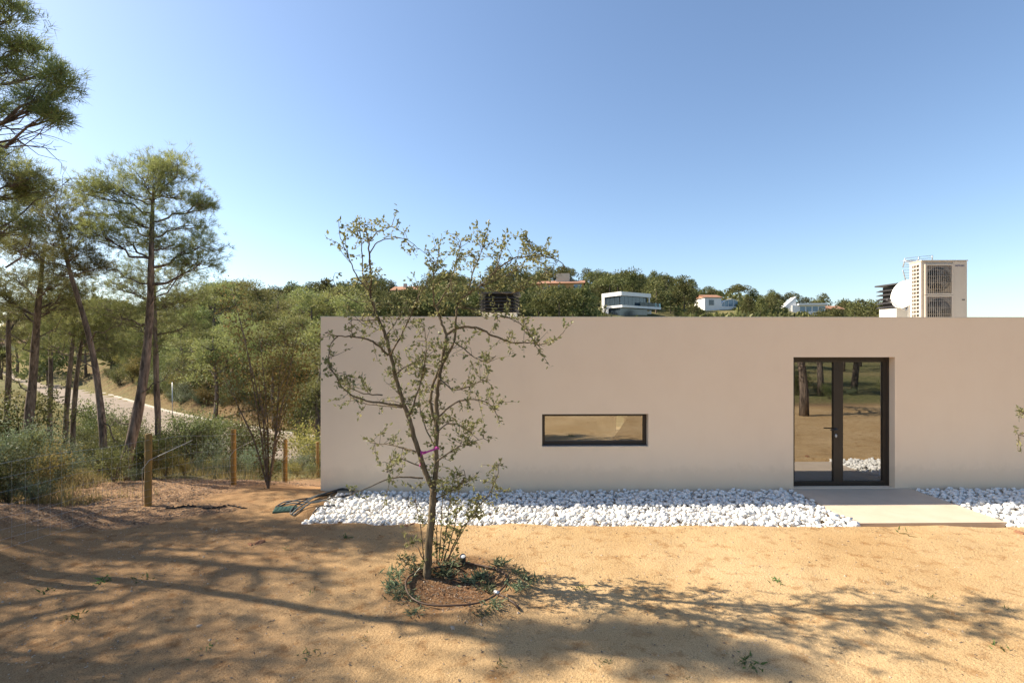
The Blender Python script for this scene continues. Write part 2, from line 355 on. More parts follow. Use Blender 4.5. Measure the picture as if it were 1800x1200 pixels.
# ------------------------------------------------------------------ ground: one sheet to the horizon
def spacing(lo, hi, step, far, g):
    c = list(np.arange(lo, hi + 1e-6, step)); s = step; x = hi
    while x < far: s *= g; x += s; c.append(x)
    s = step; x = lo; b = []
    while x > -far: s *= g; x -= s; b.append(x)
    return np.array(b[::-1] + c)
gx = spacing(-8, 9.5, .07, 4000, 1.05); gy = spacing(2.6, 9.4, .05, 4000, 1.05)
GX, GY = np.meshgrid(gx, gy); nx, ny = len(gx), len(gy)
GZ = terrain(GX, GY)
dR = road_d(GX, GY); GZ = np.where(np.abs(dR) < 3.0, -3.08, GZ)
gm = MB(); ii = (np.arange(ny - 1)[:, None] * nx + np.arange(nx - 1)[None, :])
gm.add(np.stack([GX, GY, GZ], -1).reshape(-1, 3), Q=np.stack([ii, ii + 1, ii + nx + 1, ii + nx], -1).reshape(-1, 4))
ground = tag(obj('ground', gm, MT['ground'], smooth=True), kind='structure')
lotm = sst(GX, -6.3, -5.6) * (1 - sst(GY, 10, 11)) * sst(GY, -11.5, -10.5)
R_ = np.maximum(litter_mask(GX, GY), sst(-GX, 5.6, 6.2) * sst(GY, 8, 9)) * (1 - sst(np.hypot(GX, GY), 14, 20))
G_ = np.clip(sst(-GX, 6.4, 7.6) * sst(GY, 9.5, 12) + sst(GY, 15, 18) + sst(-GY, 12, 15) + sst(-GY, 2.6, 5) * sst(GX, 6, 8) + sst(np.abs(GX), 16, 22), 0, 1) * np.clip(.92 + .8 * fbm(GX * .3, GY * .3, 61, 3), 0, 1)
B_ = np.exp(-(np.hypot(GX + .62, GY - 5.33) / .74) ** 4) * np.clip(1.15 + 1.2 * fbm(GX * 4, GY * 4, 71, 3), 0, 1)
B_ = np.maximum(B_, np.exp(-((-dR - 4.3) / 1.4) ** 2) * (GX < -8) * .9)
at = ground.data.color_attributes.new('surface_type', 'FLOAT_COLOR', 'POINT')
at.data.foreach_set('color', np.stack([R_, G_, B_, np.ones_like(R_)], -1).ravel())

# road: pale asphalt sheet with a light kerb strip along its far edge
def strip(off0, off1, z, name, mat):
    pts = []
    for (a, b) in zip(ROAD[:-1], ROAD[1:]):
        for t in np.linspace(0, 1, 14)[:-1]: pts.append(a + (b - a) * t)
    pts = np.array(pts); k = np.ones(9) / 9
    pad = np.vstack([np.repeat(pts[:1], 4, 0), pts, np.repeat(pts[-1:], 4, 0)])
    pts = np.stack([np.convolve(pad[:, i], k, 'valid') for i in (0, 1)], 1)
    t = np.gradient(pts, axis=0); t /= np.linalg.norm(t, axis=1)[:, None]; nr = np.stack([-t[:, 1], t[:, 0]], 1)
    A = pts + nr * off0; B = pts + nr * off1; n = len(pts); zc = np.full(n, z)
    m = MB(); V = np.vstack([np.c_[A, zc], np.c_[B, zc], np.c_[A, zc - .25], np.c_[B, zc - .25]])
    i = np.arange(n - 1)
    m.add(V, Q=np.vstack([np.stack([i, i + 1, n + i + 1, n + i], 1)[:, ::-1], np.stack([i, 2 * n + i, 2 * n + i + 1, i + 1], 1)[:, ::-1], np.stack([n + i, n + i + 1, 3 * n + i + 1, 3 * n + i], 1)[:, ::-1]]))
    return tag(obj(name, m, mat), kind='structure')
strip(-2.5, 2.3, -2.97, 'road', MT['asphalt'])
strip(2.3, 2.62, -2.86, 'road_kerb', MT['kerb'])

# ------------------------------------------------------------------ house
HROT = math.atan(WALLK)
house = tag(empty('house', (0, 9, 0), HROT), 'low flat-roofed house with long plain beige rendered wall, small window and glazed door', 'house')
def hole_wall(mb, xs0, xs1, z0, z1, y0, y1, holes):
    xs = sorted({xs0, xs1, *[h[0] for h in holes], *[h[1] for h in holes]}); zs = sorted({z0, z1, *[h[2] for h in holes], *[h[3] for h in holes]})
    solid = lambda i, k: 0 <= i < len(xs) - 1 and 0 <= k < len(zs) - 1 and not any(h[0] <= xs[i] < h[1] and h[2] <= zs[k] < h[3] for h in holes)
    for i in range(len(xs) - 1):
        for k in range(len(zs) - 1):
            if not solid(i, k): continue
            a, b, c, d = xs[i], xs[i + 1], zs[k], zs[k + 1]
            q = lambda *v: mb.add(v, Q=[(0, 1, 2, 3)])
            q((a, y0, c), (b, y0, c), (b, y0, d), (a, y0, d)); q((b, y1, c), (a, y1, c), (a, y1, d), (b, y1, d))
            if not solid(i - 1, k): q((a, y1, c), (a, y0, c), (a, y0, d), (a, y1, d))
            if not solid(i + 1, k): q((b, y0, c), (b, y1, c), (b, y1, d), (b, y0, d))
            if not solid(i, k - 1): q((a, y1, c), (b, y1, c), (b, y0, c), (a, y0, c))
            if not solid(i, k + 1): q((a, y0, d), (b, y0, d), (b, y1, d), (a, y1, d))
WX0, WX1, WZ0, WZ1 = -3.34, 13.0, -2.2, 3.02
DO = (5.0, 6.83, -.004, 2.322); WI = (.53, 2.41, .742, 1.322)
w = MB(); hole_wall(w, WX0, WX1, WZ0, WZ1, 0, .3, [DO, WI])
obj('wall', w, MT['stucco'], house)
w = MB(); hole_wall(w, WX0, WX1, WZ0, WZ1, 6.0, 6.3, [(3.15, 4.25, .0, 2.2)])
w.box2((WX0, .3, WZ0), (WX0 + .3, 6.0, WZ1)); w.box2((WX1 - .3, .3, WZ0), (WX1, 6.0, WZ1)); obj('wall', w, MT['stucco'], house)
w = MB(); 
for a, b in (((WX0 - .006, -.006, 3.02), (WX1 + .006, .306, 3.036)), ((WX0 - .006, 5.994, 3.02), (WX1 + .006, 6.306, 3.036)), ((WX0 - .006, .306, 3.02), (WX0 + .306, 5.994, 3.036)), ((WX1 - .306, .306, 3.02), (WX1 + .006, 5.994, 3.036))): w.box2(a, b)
obj('sunlit_edge_strip', w, MT['cream_block'], house)  # added thin strip, its paler colour paints the sunlit line on the wall top
w = MB(); w.box2((WX0 + .3, .3, 2.66), (WX1 - .3, 6.0, 2.86)); obj('roof', w, MT['cream_block'], house)
w = MB(); w.box2((WX0 + .3, .3, -.15), (WX1 - .3, 6.0, -.01)); obj('interior_floor', w, MT['floor_tile'], house)
for px_ in (4.5, -.6, 7.6): w = MB(); w.box2((px_, .3, -.01), (px_ + .12, 6.0, 2.66)); obj('partition_wall', w, MT['interior'], house)
# glazed double door, set back in its reveal
y0, y1 = .138, .208
x0, x1, z0, z1 = DO; m_ = 5.905
w = MB()
for a, b in (((x0, z0), (x0 + .05, z1)), ((x1 - .05, z0), (x1, z1)), ((x0 + .05, z1 - .045), (x1 - .05, z1)), ((x0 + .05, z0), (x1 - .05, z0 + .03))): w.box2((a[0], y0, a[1]), (b[0], y1, b[1]))
door = obj('door', w, MT['frame_metal'], house)
def leaf(a, b, dy, sl, sr):
    w = MB(); c, d = z0 + .034, z1 - .049
    w.box2((a, y0 + dy, c), (a + sl, y1 + dy, d)); w.box2((b - sr, y0 + dy, c), (b, y1 + dy, d)); w.box2((a + sl, y0 + dy, d - .045), (b - sr, y1 + dy, d)); w.box2((a + sl, y0 + dy, c), (b - sr, y1 + dy, c + .05))
    lf = obj('door_leaf', w, MT['frame_metal'], door)
    g = MB(); g.box2((a + sl, y0 + dy + .03, c + .05), (b - sr, y0 + dy + .036, d - .045)); obj('pane', g, MT['glass'], door); return lf
leaf(x0 + .052, m_ - .002, .004, .05, .085); leaf(m_ + .002, x1 - .052, .008, .085, .05)
w = MB(); hx = m_ - .05; w.lathe([(.001, 0), (.026, 0), (.026, .012), (.001, .012)], 14, M=Matrix.Translation((hx, y0 + .004, 1.02)) @ Matrix.Rotation(pi / 2, 4, 'X'))
w.tube([(hx, y0, 1.02), (hx, y0 - .05, 1.02), (hx - .015, y0 - .06, 1.02), (hx - .14, y0 - .06, 1.02)], .011, 8); obj('handle', w, MT['hose_black'], door, True)
w = MB(); w.lathe([(.001, 0), (.02, 0), (.018, .014), (.001, .014)], 14, M=Matrix.Translation((hx, y0 + .004, .90)) @ Matrix.Rotation(pi / 2, 4, 'X') @ Matrix.Scale(1.7, 4, (0, 1, 0))); obj('lock', w, MT['galvanised'], door, True)
# slit window
x0, x1, z0, z1 = WI
w = MB(); s = .058
for a, b in (((x0, z0 + .02), (x0 + s, z1)), ((x1 - s, z0 + .02), (x1, z1)), ((x0 + s, z1 - .05), (x1 - s, z1)), ((x0 + s, z0 + .02), (x1 - s, z0 + .085))): w.box2((a[0], .12, a[1]), (b[0], .19, b[1]))
win = obj('window', w, MT['frame_metal'], house)
g = MB(); g.box2((x0 + s, .15, z0 + .085), (x1 - s, .156, z1 - .05)); obj('pane', g, MT['glass'], win)
w = MB(); w.box2((x0 - .0, -.012, z0), (x1 + .0, .119, z0 + .016)); obj('sill', w, MT['galvanised'], win)
# garden door on the far side of the room, seen through the slit window
w = MB()
for a, b in (((3.15, 0), (3.2, 2.2)), ((4.2, 0), (4.25, 2.2)), ((3.44, 0), (3.52, 2.2)), ((3.2, 2.14), (3.44, 2.2)), ((3.52, 2.14), (4.2, 2.2)), ((3.2, 0), (3.44, .06)), ((3.52, 0), (4.2, .06))): w.box2((a[0], 6.1, a[1]), (b[0], 6.16, b[1]))
gd = obj('garden_door', w, MT['frame_metal'], house)

# concrete path to the door
pm = MB(); pm.box2((4.93, -1.78, -.16), (7.08, -.001, -.012)); 
path = tag(obj('path', pm, MT['concrete']), kind='structure'); path.location = (0, 9, 0); path.rotation_euler.z = HROT

# ------------------------------------------------------------------ white stones
def stone_mesh(seed):
    r = np.random.default_rng(seed); seg, rings = 6, 3; V = [(0, 0, -1)]
    for k in range(rings):
        th = -pi / 2 + pi * (k + 1) / (rings + 1)
        for j in range(seg): V.append((cos(th) * cos(2 * pi * j / seg + k * .4), cos(th) * sin(2 * pi * j / seg + k * .4), sin(th)))
    V.append((0, 0, 1)); V = np.array(V) * (1 + r.uniform(-.27, .22, (len(V), 1))) * np.array([1.0, r.uniform(.7, .9), r.uniform(.55, .75)])
    T = []
    for j in range(seg):
        j2 = (j + 1) % seg; T.append((0, 1 + j2, 1 + j)); T.append((len(V) - 1, 1 + (rings - 1) * seg + j, 1 + (rings - 1) * seg + j2))
        for k in range(rings - 1):
            a = 1 + k * seg; T += [(a + j, a + j2, a + seg + j2), (a + j, a + seg + j2, a + seg + j)]
    return V, np.array(T)
STN = [stone_mesh(100 + k) for k in range(7)]
def stone_obj_mesh(k):
    m = MB(); m.add(STN[k][0], T=STN[k][1]); return m.mesh('stone', MT['white_stone'], True)
STM = [stone_obj_mesh(k) for k in range(7)]
def rotm(a, b, c): return np.array(Matrix.Rotation(c, 3, 'Z') @ Matrix.Rotation(a, 3, 'X') @ Matrix.Rotation(b, 3, 'Y'))
def stone_bed(name, xa, xb, label, seed):
    r = np.random.default_rng(seed)
    pts = []
    for layer, (sp, zb) in enumerate(((.07, -.062), (.082, -.018))):
        X, Y = np.meshgrid(np.arange(xa, xb, sp), np.arange(7.0, 9.3, sp * .92))
        X = X + r.uniform(-.4, .4, X.shape) * sp + (np.arange(X.shape[0])[:, None] % 2) * sp * .5; Y = Y + r.uniform(-.4, .4, Y.shape) * sp
        yw = 9 + WALLK * X
        ok = (bed_mask(X, Y) > .62) & (Y < yw - .055) & (X > xa) & (X < xb)
        if layer: ok &= r.random(X.shape) < .8
        for x, y in zip(X[ok], Y[ok]): pts.append((x, y, zb + r.uniform(-.012, .018)))
    pts = np.array(pts); pts = pts[np.argsort(pts[:, 1] - 3 * pts[:, 2] + (np.abs(pts[:, 0]) > pts[:, 1] * .99) * 50)]
    bed = MB(); 
    bed.box2((xa + .04, 7.32 if xa < 0 else 7.3, -.16), (xb - .04, 8.9, -.112)); b = tag(obj(name, bed, MT['pebble']), label, 'stone bed')
    rest = MB()
    for k, (x, y, z) in enumerate(pts):
        s = r.uniform(.025, .048) * (1 + .4 * (r.random() < .12)); a = r.uniform(-.5, .5, 2); c = r.uniform(0, 6.3); t = int(r.integers(7))
        if k < 300:
            o = link('stone', STM[t], b); o.location = (x, y, z); o.rotation_euler = (a[0], a[1], c); o.scale = (s * 1.15, s, s)
        else:
            R = rotm(a[0], a[1], c); rest.add((STN[t][0] * np.array([s * 1.15, s, s])) @ R.T + np.array([x, y, z]), T=STN[t][1])
    if rest.n: tag(obj('stones', rest, MT['white_stone'], b, True), kind='stuff')
stone_bed('white_stone_bed', -3.06, 4.92, 'long bed of white rounded stones along the wall under the slit window', 1)
stone_bed('white_stone_bed', 7.12, 10.6, 'bed of white stones right of the concrete door path', 2)

# ------------------------------------------------------------------ things on the roof
def ac_unit():
    Y = 10.85; X0 = (1620 - CX) / F * Y; Wd, D, H, zb = .95, .33, 1.45, 2.87
    r = tag(empty('air_conditioner', (X0, Y, zb), radians(-1.0)), 'tall beige air conditioning unit with two stacked fans on the flat roof', 'air conditioner')
    b = MB(); b.box2((0, .012, .06), (Wd, D, H)); b.box2((.05, .03, 0), (.13, D - .03, .06)); b.box2((Wd - .13, .03, 0), (Wd - .05, D - .03, .06)); obj('casing', b, MT['ac_paint'], r)
    b = MB(); b.box2((-.012, -.012, H), (Wd + .012, D + .012, H + .022)); obj('top_cover', b, MT['ac_paint'], r)
    b = MB(); b.box2((.645, -.002, .07), (Wd - .004, .0115, H - .01)); obj('service_panel', b, MT['ac_paint'], r)
    for zc in (.40, 1.06):
        f = MB(); a, c, e, g = .055, .64, zc - .325, zc + .325
        for q in (((a, e), (a + .03, g)), ((c - .03, e), (c, g)), ((a + .03, g - .03), (c - .03, g)), ((a + .03, e), (c - .03, e + .03))): f.box2((q[0][0], -.03, q[0][1]), (q[1][0], .011, q[1][1]))
        fg = obj('fan_grille', f, MT['ac_paint'], r)
        v = MB(); v.box2((a + .03, -.002, e + .03), (c - .03, .010, g - .03)); obj('grille_back', v, MT['ac_grille'], fg)
        v = MB(); v.lathe([(.255, .004), (.001, .004)], 32, M=Matrix.Translation(((a + c) / 2, -.0035, zc)) @ Matrix.Rotation(pi / 2, 4, 'X')); obj('fan_opening', v, MT['dark_void'], fg)
        v = MB(); M0 = Matrix.Translation(((a + c) / 2, -.009, zc))
        for k in range(3):
            an = k * 2.094 + zc
            v.add([((a + c) / 2 + cos(an + t) * q, -.0085 - .003 * (t > .2), zc + sin(an + t) * q) for q, t in ((.05, 0), (.23, -.1), (.24, .75), (.05, .6))], Q=[(0, 1, 2, 3)])
        v.lathe([(.06, 0), (.055, .006), (.001, .007)], 16, M=M0 @ Matrix.Rotation(pi / 2, 4, 'X')); obj('fan', v, MT['fan_blade'], fg)
        v = MB()
        for k in range(13):
            x = a + .05 + k * (c - a - .1) / 12; v.tube([(x, -.024, e + .03), (x, -.027, zc), (x, -.024, g - .03)], .0045, 5)
        for k in range(4): v.tube([(a + .03, -.02, e + .12 + k * .137), (c - .03, -.02, e + .12 + k * .137)], .003, 4)
        obj('guard_bars', v, MT['ac_paint'], fg, True)
    for k in range(16):                                   # slotted side
        for (p, q) in ((.07, .135), (.16, .205), (.225, .255)):
            s = MB(); zz = .12 + k * .081; s.box2((-.003, p, zz), (-.0005, q, zz + .05)); obj('side_slot', s, MT['dark_void'], r)
    t = bpy.data.curves.new('logo', 'FONT'); t.body = 'SAMSUNG'; t.size = .052; t.extrude = .0008; t.align_x = 'CENTER'
    to = bpy.data.objects.new('logo_tmp', t); COL.objects.link(to); bpy.context.view_layer.update()
    me = bpy.data.meshes.new_from_object(to.evaluated_get(bpy.context.evaluated_depsgraph_get())); bpy.data.objects.remove(to)
    me.materials.clear(); me.materials.append(MT['logo_blue']); lo = link('lettering', me, r, (.795, -.0045, H - .115)); lo.rotation_euler = (pi / 2, 0, 0); lo.scale = (.8, 1.0, 1)
    s = MB(); s.box2((.84, -.0045, .62), (.9, -.0025, .645)); obj('badge', s, MT['fan_blade'], r)
ac_unit()
def vent(px, Y, wd, hb, hc, label, zroof=2.86, rz=.1):
    r = tag(empty('chimney_vent', ((px - CX) / F * Y, Y, zroof), rz), label, 'chimney')
    b = MB(); b.box2((-wd * .44, -wd * .4, 0), (wd * .44, wd * .4, hb)); obj('base', b, MT['cream_block'], r)
    b = MB(); b.box2((-wd * .36, -wd * .32, hb), (wd * .36, wd * .32, hb + hc - .02)); obj('flue_box', b, MT['dark_void'], r)
    n = 5
    for k in range(n):
        z = hb + .03 + k * (hc - .05) / n; b = MB(); e = wd * .5; i = wd * .4
        for sx, sy in ((0, -1), (0, 1), (-1, 0), (1, 0)):
            if sy: b.add([(-e, sy * e, z), (e, sy * e, z), (i, sy * i, z + .035), (-i, sy * i, z + .035), (-e, sy * e, z - .008), (e, sy * e, z - .008), (i, sy * i, z + .027), (-i, sy * i, z + .027)], Q=[(0, 1, 2, 3), (4, 7, 6, 5), (0, 4, 5, 1)])
            else: b.add([(sx * e, -e, z), (sx * e, e, z), (sx * i, i, z + .035), (sx * i, -i, z + .035), (sx * e, -e, z - .008), (sx * e, e, z - .008), (sx * i, i, z + .027), (sx * i, -i, z + .027)], Q=[(0, 1, 2, 3), (4, 7, 6, 5), (0, 4, 5, 1)])
        obj('slat', b, MT['slate_dark'], r)
    b = MB(); b.box2((-wd * .53, -wd * .53, hb + hc), (wd * .53, wd * .53, hb + hc + .035)); obj('cap', b, MT['slate_dark'], r)
vent(1578, 12.6, .62, .58, .56, 'dark slatted chimney vent on cream block behind the satellite dish', rz=.12)
vent(879, 12.4, .92, .45, .44, 'wide dark slatted chimney vent on the roof behind the young oak', rz=-.05)
def dish():
    Y = 11.6; c = P(1594, 519, Y); r = tag(empty('satellite_dish', (c[0] + .12, Y + .1, 2.86)), 'white satellite dish on the roof left of the air conditioner', 'satellite dish')
    o = np.array([c[0] - r.location.x, c[1] - r.location.y, c[2] - 2.86])
    q = Vector((-.93, -.28, .22)).to_track_quat('Z', 'Y').to_matrix().to_4x4()
    M = Matrix.Translation(o) @ q
    d = MB(); R = .29; pr = [(R * t, .35 * (R * t) ** 2 / R) for t in np.linspace(.02, 1, 8)]; pr += [(R * 1.0, pr[-1][1] - .012)] + [(p[0], p[1] - .012) for p in pr[-2::-1]]
    d.lathe(pr, 32, M=M @ Matrix.Scale(1.12, 4, (0, 1, 0))); obj('dish', d, MT['white_paint'], r, True)
    tip = np.array(P(1562, 527, Y - .1)) - np.array(r.location); base = o + np.array([-.02, 0, -.34])
    d = MB(); d.tube([base + np.array([.06, .05, .05]), base, (base + tip) / 2 + np.array([0, 0, -.03]), tip], .013, 6); obj('arm', d, MT['galvanised'], r, True)
    d = MB(); d.tube([tip + np.array([-.05, -.02, .0]), tip + np.array([.05, .02, -.01])], .03, 10); obj('receiver', d, MT['slate_dark'], r, True)
    d = MB(); d.tube([(0, 0, 0), (0, 0, o[2] - .1), o + np.array([.03, .02, -.02])], .02, 8); obj('mast', d, MT['galvanised'], r, True)
dish()
def antenna():
    Y = 11.9; b = P(1612, 480, Y); r = tag(empty('television_antenna', (b[0], Y, 2.86)), 'silver grid television antenna rising behind the air conditioner', 'antenna')
    o = np.array(r.location)
    m = MB(); m.tube([(0, 0, 0), (0, 0, 1.66)], .018, 8); obj('mast', m, MT['galvanised'], r, True)
    for nm, c0, c1, c2, c3 in (('upper_reflector', (1591, 454), (1639, 449), (1587, 470), (1638, 466)), ('lower_reflector', (1587, 475), (1636, 474), (1592, 493), (1638, 496))):
        m = MB(); A, B, C, D = (P(*c0, Y - .2) - o, P(*c1, Y + .1) - o, P(*c2, Y - .1) - o, P(*c3, Y + .2) - o)
        for t in np.linspace(0, 1, 5): m.tube([A + (C - A) * t, B + (D - B) * t], .0055, 5)
        m.tube([A, C], .012, 6); m.tube([B, D], .012, 6); m.tube([(A + B) / 2, (C + D) / 2], .012, 6); obj(nm, m, MT['galvanised'], r, True)
    m = MB(); m.tube([(0, 0, 1.62), (-.45, -.25, 1.60)], .012, 6)
    for t in np.linspace(.3, 1, 5): m.tube([(-.45 * t + .06, -.25 * t - .1, 1.61), (-.45 * t - .06, -.25 * t + .1, 1.61)], .004, 4)
    obj('boom', m, MT['galvanised'], r, True)
antenna()

# ------------------------------------------------------------------ wire fence on round timber posts
fence = tag(empty('wire_fence', (-5.9, 8.3, 0)), 'wire mesh fence on round timber posts along the left edge of the plot', 'fence')
PX = [(-5.9, 3.0, 1.2), (-5.9, 5.65, 1.18), (-5.9, 8.3, 1.17), (-5.87, 10.8, 1.17), (-5.93, 13.4, 1.17), (-6.45, 17, 1.17), (-6.7, 19.6, 1.17)]
tops = []
for k, (x, y, h) in enumerate(PX):
    z = gz(x, y); m = MB(); r = .052
    m.lathe([(.001, -.3), (r, -.3), (r * 1.02, 0), (r, h * .5), (r * .97, h - .012), (r * .85, h), (.001, h + .004)], 14); p = obj('post', m, MT['post_wood'], fence, True)
    p.location = (x + 5.9, y - 8.3, z); p.rotation_euler = (rng.uniform(-.015, .015), rng.uniform(-.02, .02), rng.uniform(0, 6)); tops.append((x, y, z))
wm = MB()
for (xa, ya, za), (xb, yb, zb) in zip(tops[:-1], tops[1:]):
    n = int(np.hypot(xb - xa, yb - ya) / .16); T = np.linspace(0, 1, n + 1); off = np.array([5.9 + .055, -8.3, 0])
    gzz = np.array([gz(xa + (xb - xa) * t, ya + (yb - ya) * t) for t in T[::4]] + [zb]); gT = np.append(T[::4], 1)
    zz = np.interp(T, gT, gzz) * .4 + (za + (zb - za) * T) * .6
    base = np.stack([xa + (xb - xa) * T, ya + (yb - ya) * T, zz], 1) + off
    for h in (.06, .17, .29, .43, .58, .74, .9, 1.06): wm.tube(base + np.array([0, 0, h]) + np.c_[np.zeros((n + 1, 2)), .012 * np.sin(T * 9 + h * 5)], .0017 if h > 1 else .0012, 3, cap=False)
    for p in base: wm.tube([p + np.array([0, 0, .06]), p + np.array([.004, 0, .5]), p + np.array([0, 0, 1.06])], .001, 3, cap=False)
tag(obj('wire_mesh', wm, MT['wire'], fence), kind='stuff')
for (x, y, z) in tops[2:5]:
    m = MB(); p = np.array([x + 5.9, y - 8.3, z]); m.tube([p + np.array([-.07, -.02, .02]), p + np.array([-.06, -.05, .6]), p + np.array([.06, -.06, .75]), p + np.array([.5, .35, 1.0])], .005, 5); obj('tie_wire', m, MT['wire'], fence, True)

# ------------------------------------------------------------------ pines
LM = [(0, 'the left picture edge'), (55, 'the forked dark-trunked pine'), (120, 'the paired thin trunks'), (178, 'the slender curving pine'), (252, 'the leaning pine'), (303, 'the thin roadside pole'), (385, 'the short dark-stemmed pine'), (475, 'the tall yellowish shrub'), (562, "the house's left corner"), (645, "the oak's left stem"), (785, "the oak's right stem"), (879, 'the slatted roof vent'), (985, 'the orange ridge house'), (1115, 'the white modern villa'), (1262, 'the arched white house'), (1330, 'the bare grassy crest'), (1405, 'the angular white house'), (1458, 'the small orange tiled house'), (1580, 'the satellite dish')]
def where(x, y):
    px = CX + F * x / y; q = min(LM, key=lambda t: abs(t[0] - px)); d = px - q[0]
    return ('in line with ' if abs(d) < 9 else ('just ' if abs(d) < 26 else '') + ('right of ' if d > 0 else 'left of ')) + q[1]
def size(v, a, b): return 'small' if v < a else ('large' if v > b else 'middling')
def limb_path(a, b, n=6, sag=.12, wob=.05):
    t = np.linspace(0, 1, n)[:, None]; a = np.asarray(a); b = np.asarray(b); L = np.linalg.norm(b - a)
    p = a + (b - a) * t; p[:, 2] += -sag * L * np.sin(t[:, 0] * pi) + .0
    p[1:-1] += rng.normal(size=(n - 2, 3)) * wob * L * .5; return p
def tufts(mb, c, out, nn, L, Wd, m=0):
    n = len(c); d = rng.normal(size=(n, nn, 3)) * .75 + out[:, None, :] * .8 + np.array([0, 0, .35])
    cc = np.repeat(c[:, None, :], nn, 1) + rng.normal(size=(n, nn, 3)) * .018
    mb.needles(cc.reshape(-1, 3), d.reshape(-1, 3), rng.uniform(.7, 1.2, n * nn) * L, Wd, m)
def near_pine(name, label, trunk, lobes, Y, group, tpl=12, sub=15, nn=14, bare=(), needle=.12, jy=.5):
    """trunk: (px,py,width px) list from the base up at depth Y; lobes: (px,py,rx,ry) foliage masses"""
    b = P(trunk[0][0], trunk[0][1], Y); base = np.array([b[0], b[1], gz(b[0], b[1])])
    root = tag(empty(name, base), label, 'tree', group)
    tp = np.array([P(a, c, Y + .25 * sin(k * 1.1 + Y)*min(k,2)*.4) for k, (a, c, _) in enumerate(trunk)]); tp[0] = base + np.array([0, 0, -.1]); tr = np.array([q[2] for q in trunk]) * Y / F / 2
    s = np.linspace(0, len(tp) - 1, (len(tp) - 1) * 4 + 1); k = np.arange(len(tp)); tp2 = np.stack([np.interp(s, k, tp[:, i]) for i in range(3)], 1); tr2 = np.interp(s, k, tr)
    ker = np.array([.25, .5, .25])
    for _ in range(2): tp2[1:-1] = tp2[:-2] * .25 + tp2[1:-1] * .5 + tp2[2:] * .25
    tr2 *= .56; tr2[0] *= 1.4; tr2[1] *= 1.12
    wood = MB(); wood.tube(tp2 - base, tr2 * (1 + .06 * np.sin(s * 5)), 10)
    fol = MB()
    for (px, py, rx, ry) in lobes:
        Yl = Y + rng.uniform(-jy, jy) * min(1, Y / 12); c = P(px, py, Yl); R = 1.1 * np.array([rx * Yl / F, (rx + ry) * .5 * Yl / F, ry * Yl / F])
        hz = c[2] - .45 * np.hypot(*(c[:2] - tp2[np.argmin(abs(tp2[:, 2] - c[2])), :2])); i = int(np.argmin(abs(tp2[:, 2] - hz))); i = min(i, len(tp2) - 2)
        L = np.linalg.norm(c - tp2[i]); r0 = min(tr2[i] * .55, .018 + .016 * L)
        lp = limb_path(tp2[i], c, 7, .05, .07); wood.tube(lp - base, np.linspace(r0, .010, 7), 6, cap=False)
        dirs = unit(sub); dirs[:, 2] = np.abs(dirs[:, 2]) * .9 - .25; dirs /= np.linalg.norm(dirs, axis=1)[:, None]
        cs = c + dirs * R * rng.uniform(.55, 1.05, (sub, 1))
        for q, dd in zip(cs, dirs):
            st = lp[int(rng.integers(3, 7))]; sp = limb_path(st, q, 4, .04, .1); wood.tube(sp - base, np.linspace(.008, .003, 4), 4, cap=False)
            sg = R.mean() * .36
            tc = q + rng.normal(size=(tpl, 3)) * sg * np.array([1, 1, .85]); od = (tc - c); od /= np.linalg.norm(od, axis=1)[:, None] + 1e-6
            for e in tc[::3]: wood.tube([q - base, (q + e) / 2 - base + np.array([0, 0, -.01]), e - base], .0025, 3, cap=False)
            tufts(fol, tc - base, od * .7 + dd * .3, nn, needle, .0075)
    for (a, bq) in bare:
        A = P(*a, Y); B = P(*bq, Y + rng.uniform(-.3, .3)); lp = limb_path(A, B, 6, .03, .12); wood.tube(lp - base, np.linspace(.017, .004, 6), 5, cap=False)
        for _ in range(9):
            s0 = lp[int(rng.integers(2, 6))]; e = s0 + (B - A) * rng.uniform(.1, .35) + rng.normal(size=3) * .15; wood.tube(np.array(limb_path(s0, e, 4, .05, .2)) - base, [.005, .004, .003, .002], 3, cap=False)
    obj('trunk', wood, MT['pine_bark'], root, True); obj('crown', fol, MT['pine_needles'], root)
    return root
GP = 'pines beside the wire fence'
near_pine('pine_tree', 'tall leaning pine with broad airy crown just behind the nearest visible fence post', [(212, 834, 34), (232, 770, 31), (247, 700, 28), (257, 630, 25), (263, 560, 21), (265, 500, 18), (266, 440, 15), (267, 390, 12), (270, 330, 7)],
    [(250, 312, 48, 26), (312, 302, 34, 22), (205, 332, 42, 26), (165, 335, 28, 20), (265, 350, 55, 28), (312, 345, 42, 26), (352, 358, 18, 18), (188, 378, 46, 24), (240, 392, 40, 22), (322, 398, 42, 20), (350, 435, 36, 20), (300, 432, 38, 18), (225, 425, 42, 20), (170, 412, 32, 20), (352, 464, 34, 12), (288, 300, 30, 20)], 10.6, GP,
    bare=[((262, 540), (330, 470)), ((264, 500), (190, 470)), ((250, 690), (310, 650)), ((240, 745), (195, 735))])
near_pine('pine_tree', 'slender pine curving left, with its base close beside the leaning pine', [(180, 836, 24), (182, 770, 21), (175, 700, 19), (167, 640, 17), (154, 580, 15), (136, 520, 13), (123, 480, 11), (114, 440, 9), (104, 395, 6)],
    [(100, 362, 42, 26), (68, 392, 38, 26), (128, 395, 36, 24), (92, 428, 44, 26), (135, 448, 34, 20), (60, 350, 24, 18), (45, 440, 32, 22), (120, 480, 40, 20), (160, 470, 30, 16)], 10.9, GP,
    bare=[((160, 600), (215, 560)), ((170, 660), (120, 600)), ((178, 740), (225, 790))])
